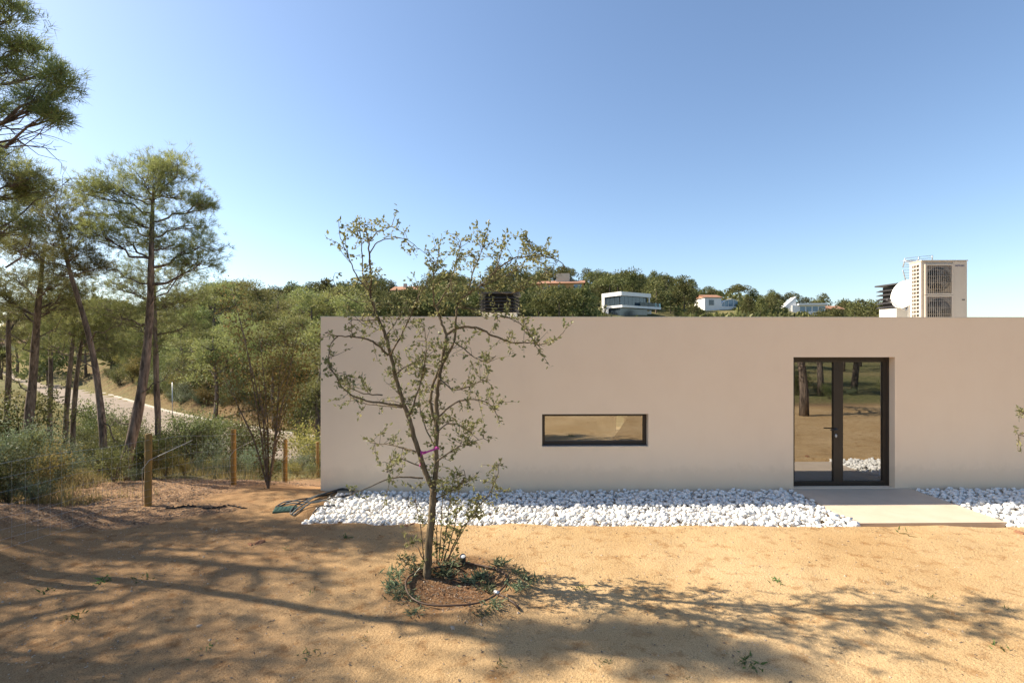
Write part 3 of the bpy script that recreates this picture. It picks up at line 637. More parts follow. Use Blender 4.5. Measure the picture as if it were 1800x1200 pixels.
near_pine('pine_tree', 'straight dark pine standing behind the leaning pine', [(277, 812, 20), (278, 740, 17), (275, 680, 16), (274, 620, 14), (272, 560, 11), (272, 500, 7)],
    [(310, 488, 40, 26), (240, 515, 42, 26), (302, 535, 50, 26), (228, 565, 44, 24), (322, 575, 38, 22), (272, 478, 44, 22), (205, 500, 36, 24), (335, 520, 26, 20), (190, 545, 36, 22), (275, 605, 40, 20)], 14.2, GP, needle=.15)
near_pine('pine_tree', 'forked dark-trunked pine at the far left behind the mesh', [(48, 805, 30), (50, 740, 26), (57, 680, 23), (62, 600, 20), (67, 540, 16), (74, 470, 11), (78, 430, 6)],
    [(60, 450, 38, 30), (28, 482, 40, 28), (92, 500, 36, 24), (18, 432, 30, 28), (100, 540, 38, 20), (38, 545, 40, 22), (5, 520, 30, 26), (130, 520, 30, 18)], 12.2, GP,
    bare=[((62, 600), (130, 555)), ((60, 620), (5, 560)), ((66, 560), (120, 500)), ((55, 690), (0, 650))], needle=.13)
near_pine('pine_tree', 'left one of two thin paired trunks behind the fallen log', [(113, 782, 16), (116, 730, 14), (122, 660, 13), (128, 600, 9), (132, 560, 5)],
    [(120, 585, 40, 22), (95, 610, 36, 18), (145, 570, 34, 22), (110, 550, 34, 20)], 14.6, GP, needle=.15)
near_pine('pine_tree', 'right one of two thin paired trunks behind the fallen log', [(126, 781, 16), (129, 730, 14), (135, 660, 12), (142, 610, 9), (150, 560, 5)],
    [(165, 590, 38, 22), (190, 610, 34, 18), (150, 545, 36, 22), (185, 560, 34, 20)], 14.9, GP, needle=.15)
near_pine('pine_tree', 'big pine mostly outside the frame, its dark boughs reaching in at the top left corner', [(-170, 900, 44), (-165, 700, 40), (-150, 500, 34), (-130, 300, 26), (-110, 120, 18), (-90, -20, 10)],
    [(20, 35, 28, 28), (42, 85, 26, 18), (10, 128, 44, 26), (72, 128, 42, 22), (108, 150, 30, 20), (68, 178, 40, 16), (98, 208, 20, 12), (-20, 190, 36, 22), (-60, 60, 44, 28), (-130, 0, 46, 28), (-200, 90, 46, 28), (-100, 150, 44, 26), (-30, -30, 44, 30)], 6.1, GP,
    bare=[((-40, 230), (80, 260)), ((-60, 200), (70, 235))], tpl=10, nn=11, sub=13)
near_pine('pine_tree', 'pine at the left edge with drooping grey-green boughs below the big pine', [(-95, 830, 34), (-90, 700, 31), (-80, 560, 26), (-65, 430, 20), (-50, 330, 12), (-45, 260, 6)],
    [(0, 278, 30, 22), (32, 312, 38, 22), (62, 330, 28, 13), (8, 350, 44, 26), (18, 398, 38, 24), (-60, 270, 44, 30), (-100, 330, 48, 30), (-40, 420, 44, 26), (-120, 420, 44, 30)], 8.3, GP,
    bare=[((0, 400), (110, 325)), ((10, 470), (75, 400))])

near_pine('pine_tree', 'thin straight pine between the forked pine and the paired trunks', [(88, 778, 15), (87, 720, 14), (90, 660, 12), (88, 600, 10), (92, 540, 6)],
    [(90, 530, 38, 20), (70, 560, 34, 18), (108, 575, 32, 18), (85, 500, 30, 18)], 15.6, GP, needle=.15)
near_pine('pine_tree', 'thin pine left of the forked pine, at the picture edge', [(14, 790, 18), (12, 720, 16), (16, 650, 14), (14, 580, 11), (18, 510, 6)],
    [(10, 500, 38, 22), (-12, 540, 36, 20), (34, 560, 32, 18), (8, 590, 34, 18)], 14.0, GP, needle=.15)
# generic pine prototypes for the middle distance and for the trees that shade the plot
def proto_pine(name, H, seed, dome=False, leafL=.24, leafW=.06, dens=1.0, mat='pine_needles', nl=15, rs=1.0):
    global rng
    keep = rng; rng = np.random.default_rng(seed)
    wood = MB(); fol = MB(); lean = rng.normal(size=2) * .06 * H
    zz = np.linspace(0, 1, 8); tp = np.stack([lean[0] * zz ** 1.6 + .012 * H * np.sin(zz * 7 + seed), lean[1] * zz ** 1.6 + .012 * H * np.cos(zz * 6), zz * H * .93], 1); tp[0, 2] = -.2
    wood.tube(tp, np.linspace(.027 * H, .006 * H, 8), 8)
    for k in range(nl):
        t = rng.uniform(.0, 1); an = k * 2.4 + rng.uniform(-.4, .4)
        if dome: zc = H * (.72 + .2 * t); rr = H * .36 * math.sqrt(max(0, 1 - t ** 2)) * rng.uniform(.5, 1)
        else: zc = H * (.42 + .53 * t); rr = H * .24 * (1 - .75 * max(0, t - .25)) * rng.uniform(.45, 1)
        i = min(6, int(zc * .85 / (H * .93) * 7)); c = tp[i] * 0 + np.array([np.interp(zc, tp[:, 2], tp[:, 0]) + cos(an) * rr, np.interp(zc, tp[:, 2], tp[:, 1]) + sin(an) * rr, zc])
        R = rs * H * rng.uniform(.085, .14) * np.array([1.15, 1.15, .62])
        s = np.array([np.interp(zc - .5 * rr, tp[:, 2], tp[:, j]) for j in range(3)]); lp = limb_path(s, c, 5, .06, .08); wood.tube(lp, np.linspace(.009 * H, .003 * H, 5), 5, cap=False)
        sub = 10; ds = unit(sub); ds[:, 2] = np.abs(ds[:, 2]) - .3
        for dd in ds:
            q = c + dd * R * rng.uniform(.5, 1.0); n = int(34 * dens); p = q + rng.normal(size=(n, 3)) * R * .32
            o = p - c; o /= np.linalg.norm(o, axis=1)[:, None] + 1e-6
            fol.leaves(p, o * .8 + rng.normal(size=(n, 3)) * .7 + np.array([0, 0, .3]), rng.normal(size=(n, 3)), rng.uniform(.6, 1.3, n) * leafL, leafW)
    rng = keep
    r = empty(name, (0, 0, 0)); obj('trunk', wood, MT['pine_bark'], r, True); obj('crown', fol, MT[mat], r); return r
protos = [proto_pine('pine_tree', 8, 31), proto_pine('pine_tree', 8, 32, leafL=.26), proto_pine('pine_tree', 7, 33, dome=True), proto_pine('pine_tree', 8.5, 34), proto_pine('pine_tree', 9, 35, leafL=.2, leafW=.035, dens=.55, nl=26, rs=.78), proto_pine('pine_tree', 9, 36, leafL=.2, leafW=.035, dens=.55, nl=24, rs=.8)]
hp = [8, 8, 7, 8.5, 9, 9]
used = set()
def put(k, x, y, h, label, cat='tree', group=None, rz=None):
    z = gz(x, y); rz = rng.uniform(0, 6.3) if rz is None else rz
    if k not in used: used.add(k); o = protos[k]; o.location = (x, y, z); o.rotation_euler.z = rz; s = h / hp[k]; o.scale = (s, s, s)
    else: o = dup(protos[k], (x, y, z), rz, h / hp[k])
    return tag(o, label, cat, group)
# pines left of the frame whose shade falls across the sand
for k, x, y, h in ((4, -11.2, 6.0, 8.5), (5, -13.5, 7.8, 9.5), (5, -9.6, 4.3, 7.2), (4, -14.5, 4.4, 9.0), (5, -12.0, 2.6, 8.2), (4, -9.0, 1.6, 7.4), (4, -16.5, 6.5, 11), (5, -12.6, 9.0, 7.0), (5, -17.5, 8.6, 10.5), (4, -7.8, 3.0, 5.5)):
    put(k, x, y, h, 'pine left of the frame whose shade dapples the sand', group='shade pines left of the frame')
# trees behind the viewpoint that the door glass mirrors
for k, x, y, h in ((3, 10.95, .1, 6.2), (0, 13, -8.5, 6), (1, 16.5, -7.5, 6.5), (3, 19.5, -9, 7), (2, 22.5, -8, 6), (1, 14.5, -11.5, 7.5), (0, 25.5, -10, 7.5), (0, 17, -20, 7), (2, 22, -24, 6.5), (3, 28, -22, 8), (0, 33, -27, 7), (1, 14, -27, 8), (2, 39, -25, 7), (3, 25, -31, 9), (1, 45, -30, 9), (0, 19, -34, 9)):
    put(k, x, y, h, 'pine behind the viewpoint mirrored in the door glass', group='pines behind the viewpoint')
# wooded slope across the road
GM = 'pines on the wooded slope across the road'
mid = [(372, 60, 515, 2), (402, 66, 508, 2), (432, 70, 506, 2), (462, 58, 512, 1), (490, 52, 520, 0), (520, 48, 525, 3), (548, 46, 515, 1), (575, 50, 508, 0), (395, 46, 560, 3), (428, 42, 560, 0), (460, 40, 575, 1), (505, 38, 560, 2), (540, 36, 570, 3), (570, 34, 560, 0), (340, 56, 540, 1), (310, 62, 545, 0),
       (280, 70, 545, 2), (250, 64, 560, 3), (215, 72, 555, 1), (180, 80, 556, 0), (150, 74, 566, 2), (110, 86, 560, 3), (70, 80, 570, 1), (30, 92, 566, 0), (0, 84, 572, 2), (355, 45, 580, 2), (445, 52, 535, 3), (415, 52, 545, 1), (530, 56, 520, 2), (380, 39, 590, 0), (600, 44, 515, 2), (625, 40, 520, 1), (325, 50, 575, 3), (480, 34, 610, 0), (555, 30, 620, 1)]
for px, Y, top, k in mid:
    top -= (14, 0, 8)[int(px) % 3] if 300 < px < 640 else 0
    x = (px - CX) / F * Y; z = gz(x, Y); h = CAM_H - (top - HY) / F * Y - z
    put(k, x, Y, max(3.2, h), ('domed' if k == 2 else 'bushy') + ' pine ' + ('near the road' if Y < 44 else 'midway up the wooded slope' if Y < 60 else 'high on the wooded slope') + ', ' + where(x, Y), group=GM)
# pine with a dark stem among the scrub between fence and road
b = hit(385, 806); put(2, b[0], b[1], 1.9, 'short dark-stemmed pine in the scrub between the second fence post and the road')

# ------------------------------------------------------------------ young holm oak in the middle of the plot
def holm_oak():
    Y0 = 5.55; base = P(752, 1018, Y0); base[2] = gz(base[0], base[1]); root = tag(empty('oak_tree', base), 'young slender oak with sparse leaves and pink tape standing in the sand', 'tree')
    wood = MB(); fol = MB()
    def br(pts, r0, r1, ya=0, yb=0, leafy=1.0, nt=None):
        n = len(pts); p = np.array([P(a, b, Y0 + ya + (yb - ya) * k / (n - 1)) for k, (a, b) in enumerate(pts)])
        s = np.linspace(0, n - 1, (n - 1) * 4 + 1); kk = np.arange(n); q = np.stack([np.interp(s, kk, p[:, i]) for i in range(3)], 1)
        for _ in range(3): q[1:-1] = q[:-2] * .25 + q[1:-1] * .5 + q[2:] * .25
        q[1:-1] += rng.normal(size=(len(q) - 2, 3)) * .0035
        wood.tube(q - base, np.linspace(r0, r1, len(q)), 8 if r0 > .015 else 5)
        L = np.linalg.norm(np.diff(q, axis=0), axis=1).sum(); cnt = int(L * 23 * leafy) if nt is None else nt
        for _ in range(cnt):
            i = int(len(q) * min(.999, rng.beta(1.5, 1.0))); a = q[i]; d = unit(1)[0]; d[2] += .35; d /= np.linalg.norm(d); l = rng.uniform(.06, .26)
            tw = np.array([a, a + d * l * .5 + rng.normal(size=3) * .012, a + d * l + rng.normal(size=3) * .02]); wood.tube(tw - base, [.0032, .0025, .0014], 4, cap=False)
            nl = int(rng.integers(6, 15)); t = rng.uniform(.25, 1.08, nl)[:, None]; c = a + (tw[2] - a) * t + rng.normal(size=(nl, 3)) * .012
            fol.leaves(c - base, rng.normal(size=(nl, 3)) * .8 + d * .7, rng.normal(size=(nl, 3)) + np.array([0, 0, .6]), rng.uniform(.03, .058, nl), rng.uniform(.018, .03, nl))
        return q
    br([(750, 1022), (751, 1000), (754, 960), (758, 920), (761, 880), (761, 855)], .046, .036, leafy=.15)
    br([(761, 858), (744, 820), (731, 778), (719, 732), (710, 714), (694, 658), (687, 624), (679, 590), (665, 561), (655, 533), (649, 513), (653, 488), (649, 451), (648, 422), (640, 396)], .029, .006, 0, -.15, .85)
    br([(761, 858), (768, 830), (766, 785), (768, 732), (767, 706), (771, 663), (777, 641), (781, 615), (786, 587), (774, 564), (772, 547), (764, 539), (781, 519), (790, 500)], .029, .007, 0, .2, .9)
    br([(766, 745), (757, 715), (756, 697), (765, 660), (789, 621), (799, 601), (802, 561), (803, 533), (823, 516), (846, 502), (871, 476), (903, 451), (934, 451), (959, 449), (982, 458), (996, 471)], .018, .004, .05, .35, 1.1)
    br([(786, 587), (808, 573), (837, 575), (860, 587), (888, 598), (905, 604), (928, 600), (948, 608), (982, 595), (996, 575)], .016, .003, .15, .55, .7)
    br([(683, 624), (665, 607), (648, 595), (619, 591), (594, 591), (571, 585)], .014, .004, -.1, -.5, .45)
    br([(594, 591), (578, 606), (577, 635), (591, 663)], .007, .003, -.4, -.5, .6)
    br([(707, 713), (676, 709), (633, 703), (605, 686), (591, 663), (578, 640)], .013, .004, -.05, -.55, .6)
    br([(672, 694), (639, 693), (614, 680), (600, 668)], .008, .003, -.2, .2, .6)
    br([(707, 716), (660, 712), (628, 706), (612, 695)], .008, .003, 0, .4, .5)
    br([(743, 840), (700, 837), (672, 845), (630, 864), (610, 872)], .010, .003, 0, -.6, .35)
    br([(731, 794), (700, 785), (682, 781), (651, 778)], .010, .003, 0, .4, .8)
    br([(766, 813), (784, 799), (805, 785), (819, 780), (850, 770)], .010, .003, 0, -.3, 1.2)
    br([(768, 735), (800, 705), (835, 700), (862, 708), (877, 733)], .011, .003, .05, .3, 1.0)
    br([(771, 665), (800, 690), (840, 672), (862, 668)], .009, .003, 0, -.35, 1.0)
    br([(650, 445), (662, 425), (687, 418), (710, 417), (733, 434), (755, 451)], .007, .002, -.15, .2, .5)
    br([(649, 425), (659, 411), (673, 401), (693, 397), (710, 410)], .006, .002, -.15, -.4, .7)
    br([(652, 505), (636, 485), (637, 450), (634, 410), (630, 394)], .009, .003, -.13, .2, 1.0)
    br([(650, 512), (625, 485), (611, 445), (598, 420), (596, 400)], .008, .002, -.15, -.5, .7)
    br([(660, 550), (590, 510), (586, 488)], .005, .002, -.1, -.4, .4)
    br([(687, 624), (705, 590), (720, 560), (735, 520), (750, 500)], .010, .003, -.1, -.4, 1.2)
    br([(764, 540), (760, 500), (765, 465), (772, 448)], .009, .003, .18, -.1, 1.6)
    br([(803, 533), (790, 500), (800, 470), (810, 425)], .009, .003, .25, .5, 1.7)
    br([(823, 516), (830, 480), (848, 440), (856, 412)], .008, .002, .25, -.1, 1.7)
    br([(846, 502), (880, 490), (915, 470), (935, 440), (925, 416)], .008, .002, .3, .6, 1.9)
    br([(871, 476), (880, 450), (885, 425)], .006, .002, .3, .1, 1.8)
    br([(846, 502), (890, 520), (930, 505), (960, 480)], .007, .002, .3, 0, 1.4)
    br([(803, 540), (850, 545), (900, 560), (930, 580), (940, 606)], .009, .003, .25, -.2, 1.3)
    br([(799, 601), (830, 625), (855, 640), (872, 625)], .008, .003, .1, -.3, .9)
    br([(719, 732), (735, 690), (745, 650), (750, 610), (745, 570)], .010, .003, -.03, -.4, 1.1)
    br([(694, 658), (720, 640), (745, 630), (765, 615)], .008, .003, -.1, .25, .9)
    br([(679, 590), (700, 560), (715, 535)], .007, .002, -.1, .3, 1.2)
    br([(665, 561), (640, 565), (620, 560), (610, 570)], .007, .002, -.1, -.4, .8)
    br([(766, 785), (745, 750), (735, 700), (740, 660)], .009, .003, .02, .3, 1.1)
    br([(768, 760), (790, 740), (815, 750), (830, 760)], .008, .003, 0, .35, 1.3)
    br([(744, 820), (715, 810), (690, 800), (680, 830)], .008, .002, 0, -.3, 1.0)
    for pts, lf in (([(772, 985), (775, 930), (778, 880), (777, 840)], .8), ([(780, 985), (795, 940), (802, 910), (806, 870)], 1.3), ([(783, 988), (812, 935), (838, 890), (860, 870), (868, 850), (877, 830), (875, 813)], 1.2), ([(776, 985), (785, 930), (790, 880), (800, 830)], 1.2), ([(745, 985), (742, 940), (733, 890), (728, 860)], .9), ([(788, 985), (800, 950), (815, 920), (845, 905)], 1.5), ([(747, 990), (735, 960), (720, 955), (712, 955)], 1.2), ([(760, 880), (800, 860), (820, 840), (815, 825)], 1.2), ([(768, 990), (768, 930), (765, 890)], .6)):
        br(pts, .008, .003, .04, rng.uniform(-.3, .3), lf * .65)
    obj('trunk', wood, MT['oak_bark'], root, True); obj('crown', fol, MT['oak_leaf'], root)
    m = MB(); A = P(742, 797, Y0 - .04) - base; B = P(767, 790, Y0 - .04) - base
    def band(pts, wd):
        pts = np.array(pts); up = np.array([0, .3, 1]) * wd; n = len(pts); m.add(np.vstack([pts, pts + up]), Q=[(k, k + 1, n + k + 1, n + k) for k in range(n - 1)])
    band([A, A + np.array([.05, -.02, .01]), B + np.array([-.04, -.01, -.012]), B], .02); band([A, A + np.array([-.02, -.02, -.05]), A + np.array([-.015, -.03, -.11]), A + np.array([-.03, -.01, -.15])], .018); band([A + np.array([-.02, .0, .0]), A + np.array([.015, -.035, .0]), A + np.array([.045, 0, 0])], .03)
    band([B + np.array([-.02, 0, .0]), B + np.array([.01, -.03, .01]), B + np.array([.035, 0, 0])], .03)
    obj('tape', m, MT['ribbon_pink'], root)
holm_oak()
def edge_bush():                       # shrub right of the frame, one spray of leaves reaching in
    b = np.array([4.5, 3.9, 0]); b[2] = gz(4.5, 3.9); root = tag(empty('oak_tree', b), 'leafy sprig of a young oak reaching in at the right edge', 'tree'); wood = MB(); fol = MB()
    q = np.array([(0, 0, -.05), (.03, 0, .6), (0, .02, 1.2), (.05, 0, 1.8), (.1, 0, 2.4)]); wood.tube(q, [.035, .03, .025, .018, .008], 7)
    ends = [P(1792, 722, 3.9) - b, P(1790, 764, 3.85) - b] + [np.array([rng.uniform(.25, .8), rng.uniform(-.5, .3), rng.uniform(1.0, 2.6)]) for _ in range(14)]
    for e in ends:
        s = q[min(4, max(1, int(e[2] / .6) - 0))] if e[2] > .7 else q[1]
        s = q[np.argmin(abs(q[:, 2] - (e[2] - .25)))]; lp = limb_path(s, e, 6, .05, .08); wood.tube(lp, np.linspace(.01, .003, 6), 5, cap=False)
        for _ in range(16):
            a = lp[int(rng.integers(2, 6))]; d = unit(1)[0]; l = rng.uniform(.05, .14); nl = 9; t = rng.uniform(.2, 1, nl)[:, None]; c = a + d * l * t; wood.tube([a, a + d * l], [.003, .0015], 3, cap=False)
            fol.leaves(c, rng.normal(size=(nl, 3)) + d * .6, rng.normal(size=(nl, 3)), rng.uniform(.016, .032, nl), .012)
    obj('trunk', wood, MT['oak_bark'], root, True); obj('crown', fol, MT['oak_leaf'], root)
edge_bush()

# ------------------------------------------------------------------ shrubs
def shrub_proto(name, mat, seed, H=1.0, Wd=1.0, n=2600, L=.06, lw=.025, stems=9, open_=False):
    r = np.random.default_rng(seed); wood = MB(); fol = MB()
    for k in range(stems):
        an = r.uniform(0, 6.3); e = np.array([cos(an) * Wd * .5 * r.uniform(.3, 1), sin(an) * Wd * .5 * r.uniform(.3, 1), H * r.uniform(.55, 1)])
        p = np.stack([np.zeros(3) + [0, 0, -.03], e * [.3, .3, .4] + r.normal(size=3) * .03, e * [.7, .7, .75] + r.normal(size=3) * .04, e]); wood.tube(p, np.array([.014, .011, .007, .003]) * (1.3 if open_ else 1), 5, cap=False)
        m = n // stems; t = r.beta(2.2, 1.0, m)[:, None]; i = t * 3; lo = np.clip(i.astype(int), 0, 2)[:, 0]; c = p[lo] + (p[lo + 1] - p[lo]) * (i - lo[:, None])
        cl = r.normal(size=(9, 3)) * Wd * (.08 if open_ else .16); c = c + cl[r.integers(9, size=m)] * t + r.normal(size=(m, 3)) * Wd * (.04 if open_ else .055); c[:, 2] = np.maximum(c[:, 2], .02)
        fol.leaves(c, r.normal(size=(m, 3)) + np.array([0, 0, .6]), r.normal(size=(m, 3)), r.uniform(.6, 1.3, m) * L, lw)
    e = empty(name, (0, 0, 0)); obj('stems', wood, MT['dead_wood'], e, True); obj('foliage', fol, MT[mat], e); return e
SH = [shrub_proto('grey_shrub', 'grey_shrub', 1, .7, 1.1, 3200, .055, .018), shrub_proto('green_shrub', 'green_shrub', 2, 1.2, 1.2, 3200, .06, .028), shrub_proto('dry_shrub', 'yellow_shrub', 3, 1.1, 1.1, 2200, .06, .025), shrub_proto('tall_shrub', 'yellow_shrub', 4, 4.0, 2.3, 4200, .065, .03, 13, True)]
def shl(k, x, Y, s): return size(s, .5, .75) + ' ' + ('grey-green shrub', 'leafy green bush', 'yellowish dry bush')[k] + (' close behind the fence, ' if Y < 11.5 else ' midway between fence and road, ' if Y < 17 else ' near the road edge, ') + where(x, Y)
SHN = ['low grey-green shrub in the scrub beyond the wire fence', 'leafy green bush in the scrub beyond the wire fence', 'yellowish dry bush in the scrub beyond the wire fence']
sused = set()
def shrub(k, x, y, sc, label, group=None):
    if k not in sused: sused.add(k); o = SH[k]; o.location = (x, y, gz(x, y)); o.scale = (sc,) * 3 if np.isscalar(sc) else sc
    else: o = dup(SH[k], (x, y, gz(x, y)), rng.uniform(0, 6.3), sc)
    tag(o, label, 'shrub', group)
b = hit(472, 858); shrub(3, b[0], b[1], .95, 'tall many-stemmed yellowish shrub between the second and third visible fence posts')
cnt = 0
while cnt < 90:
    px = rng.uniform(-60, 565); Y = rng.choice([rng.uniform(8, 14), rng.uniform(12, 26)]); x = (px - CX) / F * Y
    if x > -6.25 - .03 * (Y - 8) or abs(float(road_d(np.array([x]), np.array([Y]))[0])) < 3.6: continue
    if Y < 8.9 and x > -7.2: continue
    if 9 < Y < 12.5 and x > -7.6 and rng.random() < .8: continue      # bare patch by the first posts
    k = int(rng.choice([0, 0, 0, 1, 1, 2])); sc_ = rng.uniform(.4, .8) * (1 if Y < 13 else .8); shrub(k, x, Y, sc_, shl(k, x, Y, sc_), 'scrub beyond the wire fence'); cnt += 1
for (px, Y, k, s) in ((545, 22, 2, 1.8), (560, 20, 2, 1.6), (530, 30, 1, 2.6), (350, 16, 0, 1.3), (365, 19, 1, 1.4), (330, 14, 1, 1.0), (20, 10.8, 0, 1.1), (60, 11.5, 0, 1.2), (5, 9.6, 0, 1.0), (100, 10, 0, .9), (35, 13, 1, 1.4), (160, 17, 1, .9), (200, 18, 2, .9), (235, 19, 1, 1.1), (300, 18, 1, 1.0), (320, 20, 2, .9), (150, 21, 1, .9), (410, 20, 1, 1.2), (440, 17, 0, 1.2), (455, 21, 1, 1.3), (520, 18, 0, 1.0), (165, 22, 1, 1.5), (215, 21, 1, 1.3), (330, 22, 1, 1.5), (375, 22, 1, 1.6), (430, 22.5, 1, 1.5)): shrub(k, (px - CX) / F * Y, Y, s, shl(k, (px - CX) / F * Y, Y, s), 'scrub beyond the wire fence')
k = 0
while k < 95:
    px = rng.uniform(-20, 600); Y = rng.uniform(28, 64); x = (px - CX) / F * Y
    dd = float(road_d(np.array([x]), np.array([Y]))[0])
    if dd > -4.2: continue
    q = int(rng.choice([0, 1, 1, 2])); sc_ = rng.uniform(1.3, 3.0); shrub(q, x, Y, sc_, size(sc_, 1.8, 2.5) + ' ' + ('grey-green', 'leafy green', 'yellowish')[q] + ' bush ' + ('low' if Y < 46 else 'high') + ' across the road, ' + where(x, Y), 'bushes on the slope across the road'); k += 1
k = 0
while k < 210:
    px = rng.uniform(-20, 575) if k < 110 else rng.uniform(40, 430); Y = rng.uniform(26, 58) if k < 110 else rng.uniform(36, 85); x = (px - CX) / F * Y
    dd = -float(road_d(np.array([x]), np.array([Y]))[0])
    if not 3.9 < dd < 10: continue
    q = int(rng.choice([0, 1, 1, 1, 2])); sc_ = rng.uniform(.8, 2.0); shrub(q, x, Y, sc_, size(sc_, 1.2, 1.6) + ' ' + ('grey-green', 'leafy green', 'yellowish')[q] + ' bush on the ' + ('nearer' if Y < 40 else 'farther') + ' roadside bank, ' + where(x, Y), 'bushes on the roadside bank'); k += 1
# shrubs behind the viewpoint, mirrored in the door
for _ in range(26): shrub(int(rng.integers(3)), rng.uniform(9, 30), rng.uniform(-9, -3), rng.uniform(.5, 1.1), 'scrub bush behind the viewpoint mirrored in the door glass', 'scrub behind the viewpoint')

# dry grass and litter
gm = MB(); n = 60000
px = rng.uniform(-40, 580, n); Y = np.exp(rng.uniform(np.log(8), np.log(60), n)); X = (px - CX) / F * Y
ok = (X < -6.2) & (np.abs(road_d(X, Y)) > 3.3) & (fbm(X * .5, Y * .5, 88, 3) > -.12) & ~((Y < 8.9) & (X > -7)) & ~((Y > 9) & (Y < 12) & (X > -7.8))
X, Y = X[ok], Y[ok]; Z = terrain(X, Y); c = np.stack([X, Y, Z - .01], 1); d = rng.normal(size=c.shape) * .35 + np.array([0, 0, 1])
gm.needles(c, d, rng.uniform(.08, .38, len(c)) * (1 + .02 * (Y - 8)), .009 + .0004 * (Y[:, None] - 8))
tag(obj('dry_grass', gm, MT['dry_grass']), 'pale dry grass among the scrub beyond the fence', 'grass', kind='stuff')
gm = MB(); n = 9000
X = rng.uniform(-9.5, -3.9, n); Y = rng.uniform(5.6, 12.5, n); ok = litter_mask(X, Y) > .5; X, Y = X[ok], Y[ok]; c = np.stack([X, Y, terrain(X, Y) + .006], 1)
gm.leaves(c, rng.normal(size=c.shape) * np.array([1, 1, .25]), rng.normal(size=c.shape) * .35 + np.array([0, 0, 1]), rng.uniform(.02, .07, len(c)), rng.uniform(.006, .025, len(c)))
tag(obj('leaf_litter', gm, MT['dead_wood']), 'brown leaf litter and bark chips by the fence foot', 'litter', kind='stuff')
gm = MB(); n = 7000
X = rng.uniform(-6.5, 7.5, n); Y = 2.7 + 4.5 * rng.random(n) ** .8; ok = (bed_mask(X, Y) < .05); X, Y = X[ok], Y[ok]; Z = terrain(X, Y)
rr = np.hypot(X + .6, Y - 5.3); keep = (rng.random(len(X)) < .35) | (rr < .75) | (X < -3.2); X, Y, Z = X[keep], Y[keep], Z[keep]
for x, y, z in zip(X, Y, Z):
    s = rng.uniform(.003, .010) * (1.9 if rng.random() < .04 else 1); v = np.array([(1, 0, 0), (-1, 0, 0), (0, 1, 0), (0, -1, 0), (0, 0, .8), (0, 0, -.8)]) * s * rng.uniform(.6, 1.3, (6, 1)); gm.add(v + [x, y, z], T=[(0, 2, 4), (2, 1, 4), (1, 3, 4), (3, 0, 4), (2, 0, 5), (1, 2, 5), (3, 1, 5), (0, 3, 5)])
tag(obj('sand_grit', gm, MT['pebble']), 'small grit and pebbles scattered on the sand', 'grit', kind='stuff')

gm = MB(); n = 3200
X = rng.uniform(-6, 7, n); Y = 2.8 + 4.4 * rng.random(n); X[:700] = -.62 + rng.normal(size=700) * .33; Y[:700] = 5.32 + rng.normal(size=700) * .32; w_ = np.exp(-((X + 1.5) / 3.5) ** 2) + .25 + .8 * (np.hypot(X + .6, Y - 5.3) < .9); ok = (bed_mask(X, Y) < .05) & (rng.random(n) < w_); X, Y = X[ok], Y[ok]; c = np.stack([X, Y, terrain(X, Y) + .004], 1)
gm.leaves(c, rng.normal(size=c.shape) * np.array([1, 1, .12]), rng.normal(size=c.shape) * .3 + np.array([0, 0, 1]), rng.uniform(.012, .05, len(c)), rng.uniform(.004, .016, len(c)))
tag(obj('sand_litter', gm, MT['dead_wood']), 'dry leaf bits and needles scattered on the sand', 'litter', kind='stuff')

# ------------------------------------------------------------------ small things on the sand
def weed(px, py, s, label, group=None, n=26):
    b = hit(px, py); r = tag(empty('weed', b), label, 'weed', group); m = MB(); c = rng.normal(size=(n, 3)) * np.array([s * .45, s * .45, .0]); c[:, 2] = .002
    m.leaves(c, rng.normal(size=(n, 3)) * np.array([1, 1, .3]) + np.array([0, 0, .45]), rng.normal(size=(n, 3)) + [0, 0, 1], rng.uniform(.35, .8, n) * s, s * .14); obj('leaves', m, MT['weed_green' if n < 50 else 'grey_shrub'], r)
for (px, py, s) in ((1640, 1052, .09), (1755, 1142, .10), (1320, 1165, .13), (1018, 1035, .09), (1370, 1024, .09), (1770, 1072, .07), (880, 1170, .08), (545, 1150, .10), (360, 1145, .08), (250, 1018, .12), (180, 1022, .12), (90, 1040, .12), (500, 965, .08), (545, 1045, .07), (700, 1180, .07), (1060, 1165, .06), (1200, 1195, .06), (640, 1125, .06), (470, 1108, .06), (1300, 1170, .08), (1345, 915, .07), (610, 945, .09), (130, 1088, .1)):
    weed(px, py, s, ('tiny' if s < .085 else 'small') + ' green weed on the ' + ('front' if py > 1120 else 'middle' if py > 1000 else 'far') + ' sand, ' + ('left of the oak' if px < 400 else 'just left of the oak' if px < 720 else 'just right of the oak' if px < 1100 else 'before the slit window' if px < 1330 else 'before the door path' if px < 1660 else 'near the right picture edge'), 'weeds on the sand')
for (px, py, s) in ((715, 985, .15), (700, 1012, .14), (690, 1030, .13), (735, 1000, .15), (770, 1000, .16), (795, 990, .14), (785, 1008, .14), (830, 1020, .14), (850, 1012, .13), (880, 990, .12), (905, 1008, .12), (925, 1020, .13), (910, 1030, .12), (950, 1022, .11), (720, 1055, .10), (705, 1045, .12), (860, 1035, .12), (730, 1075, .08), (850, 1075, .09), (870, 1062, .10)):
    weed(px, py, s, ('small ' if s < .125 else 'spreading ') + 'weed ' + ('at the front' if py > 1050 else 'midway' if py > 1018 else 'at the back') + ' of the oak ring, ' + ('on its left rim' if px < 725 else 'beside the trunk' if px < 790 else 'inside the hose' if px < 862 else 'on its right rim' if px < 915 else 'outside its right rim'), 'weeds round the young oak', 90)
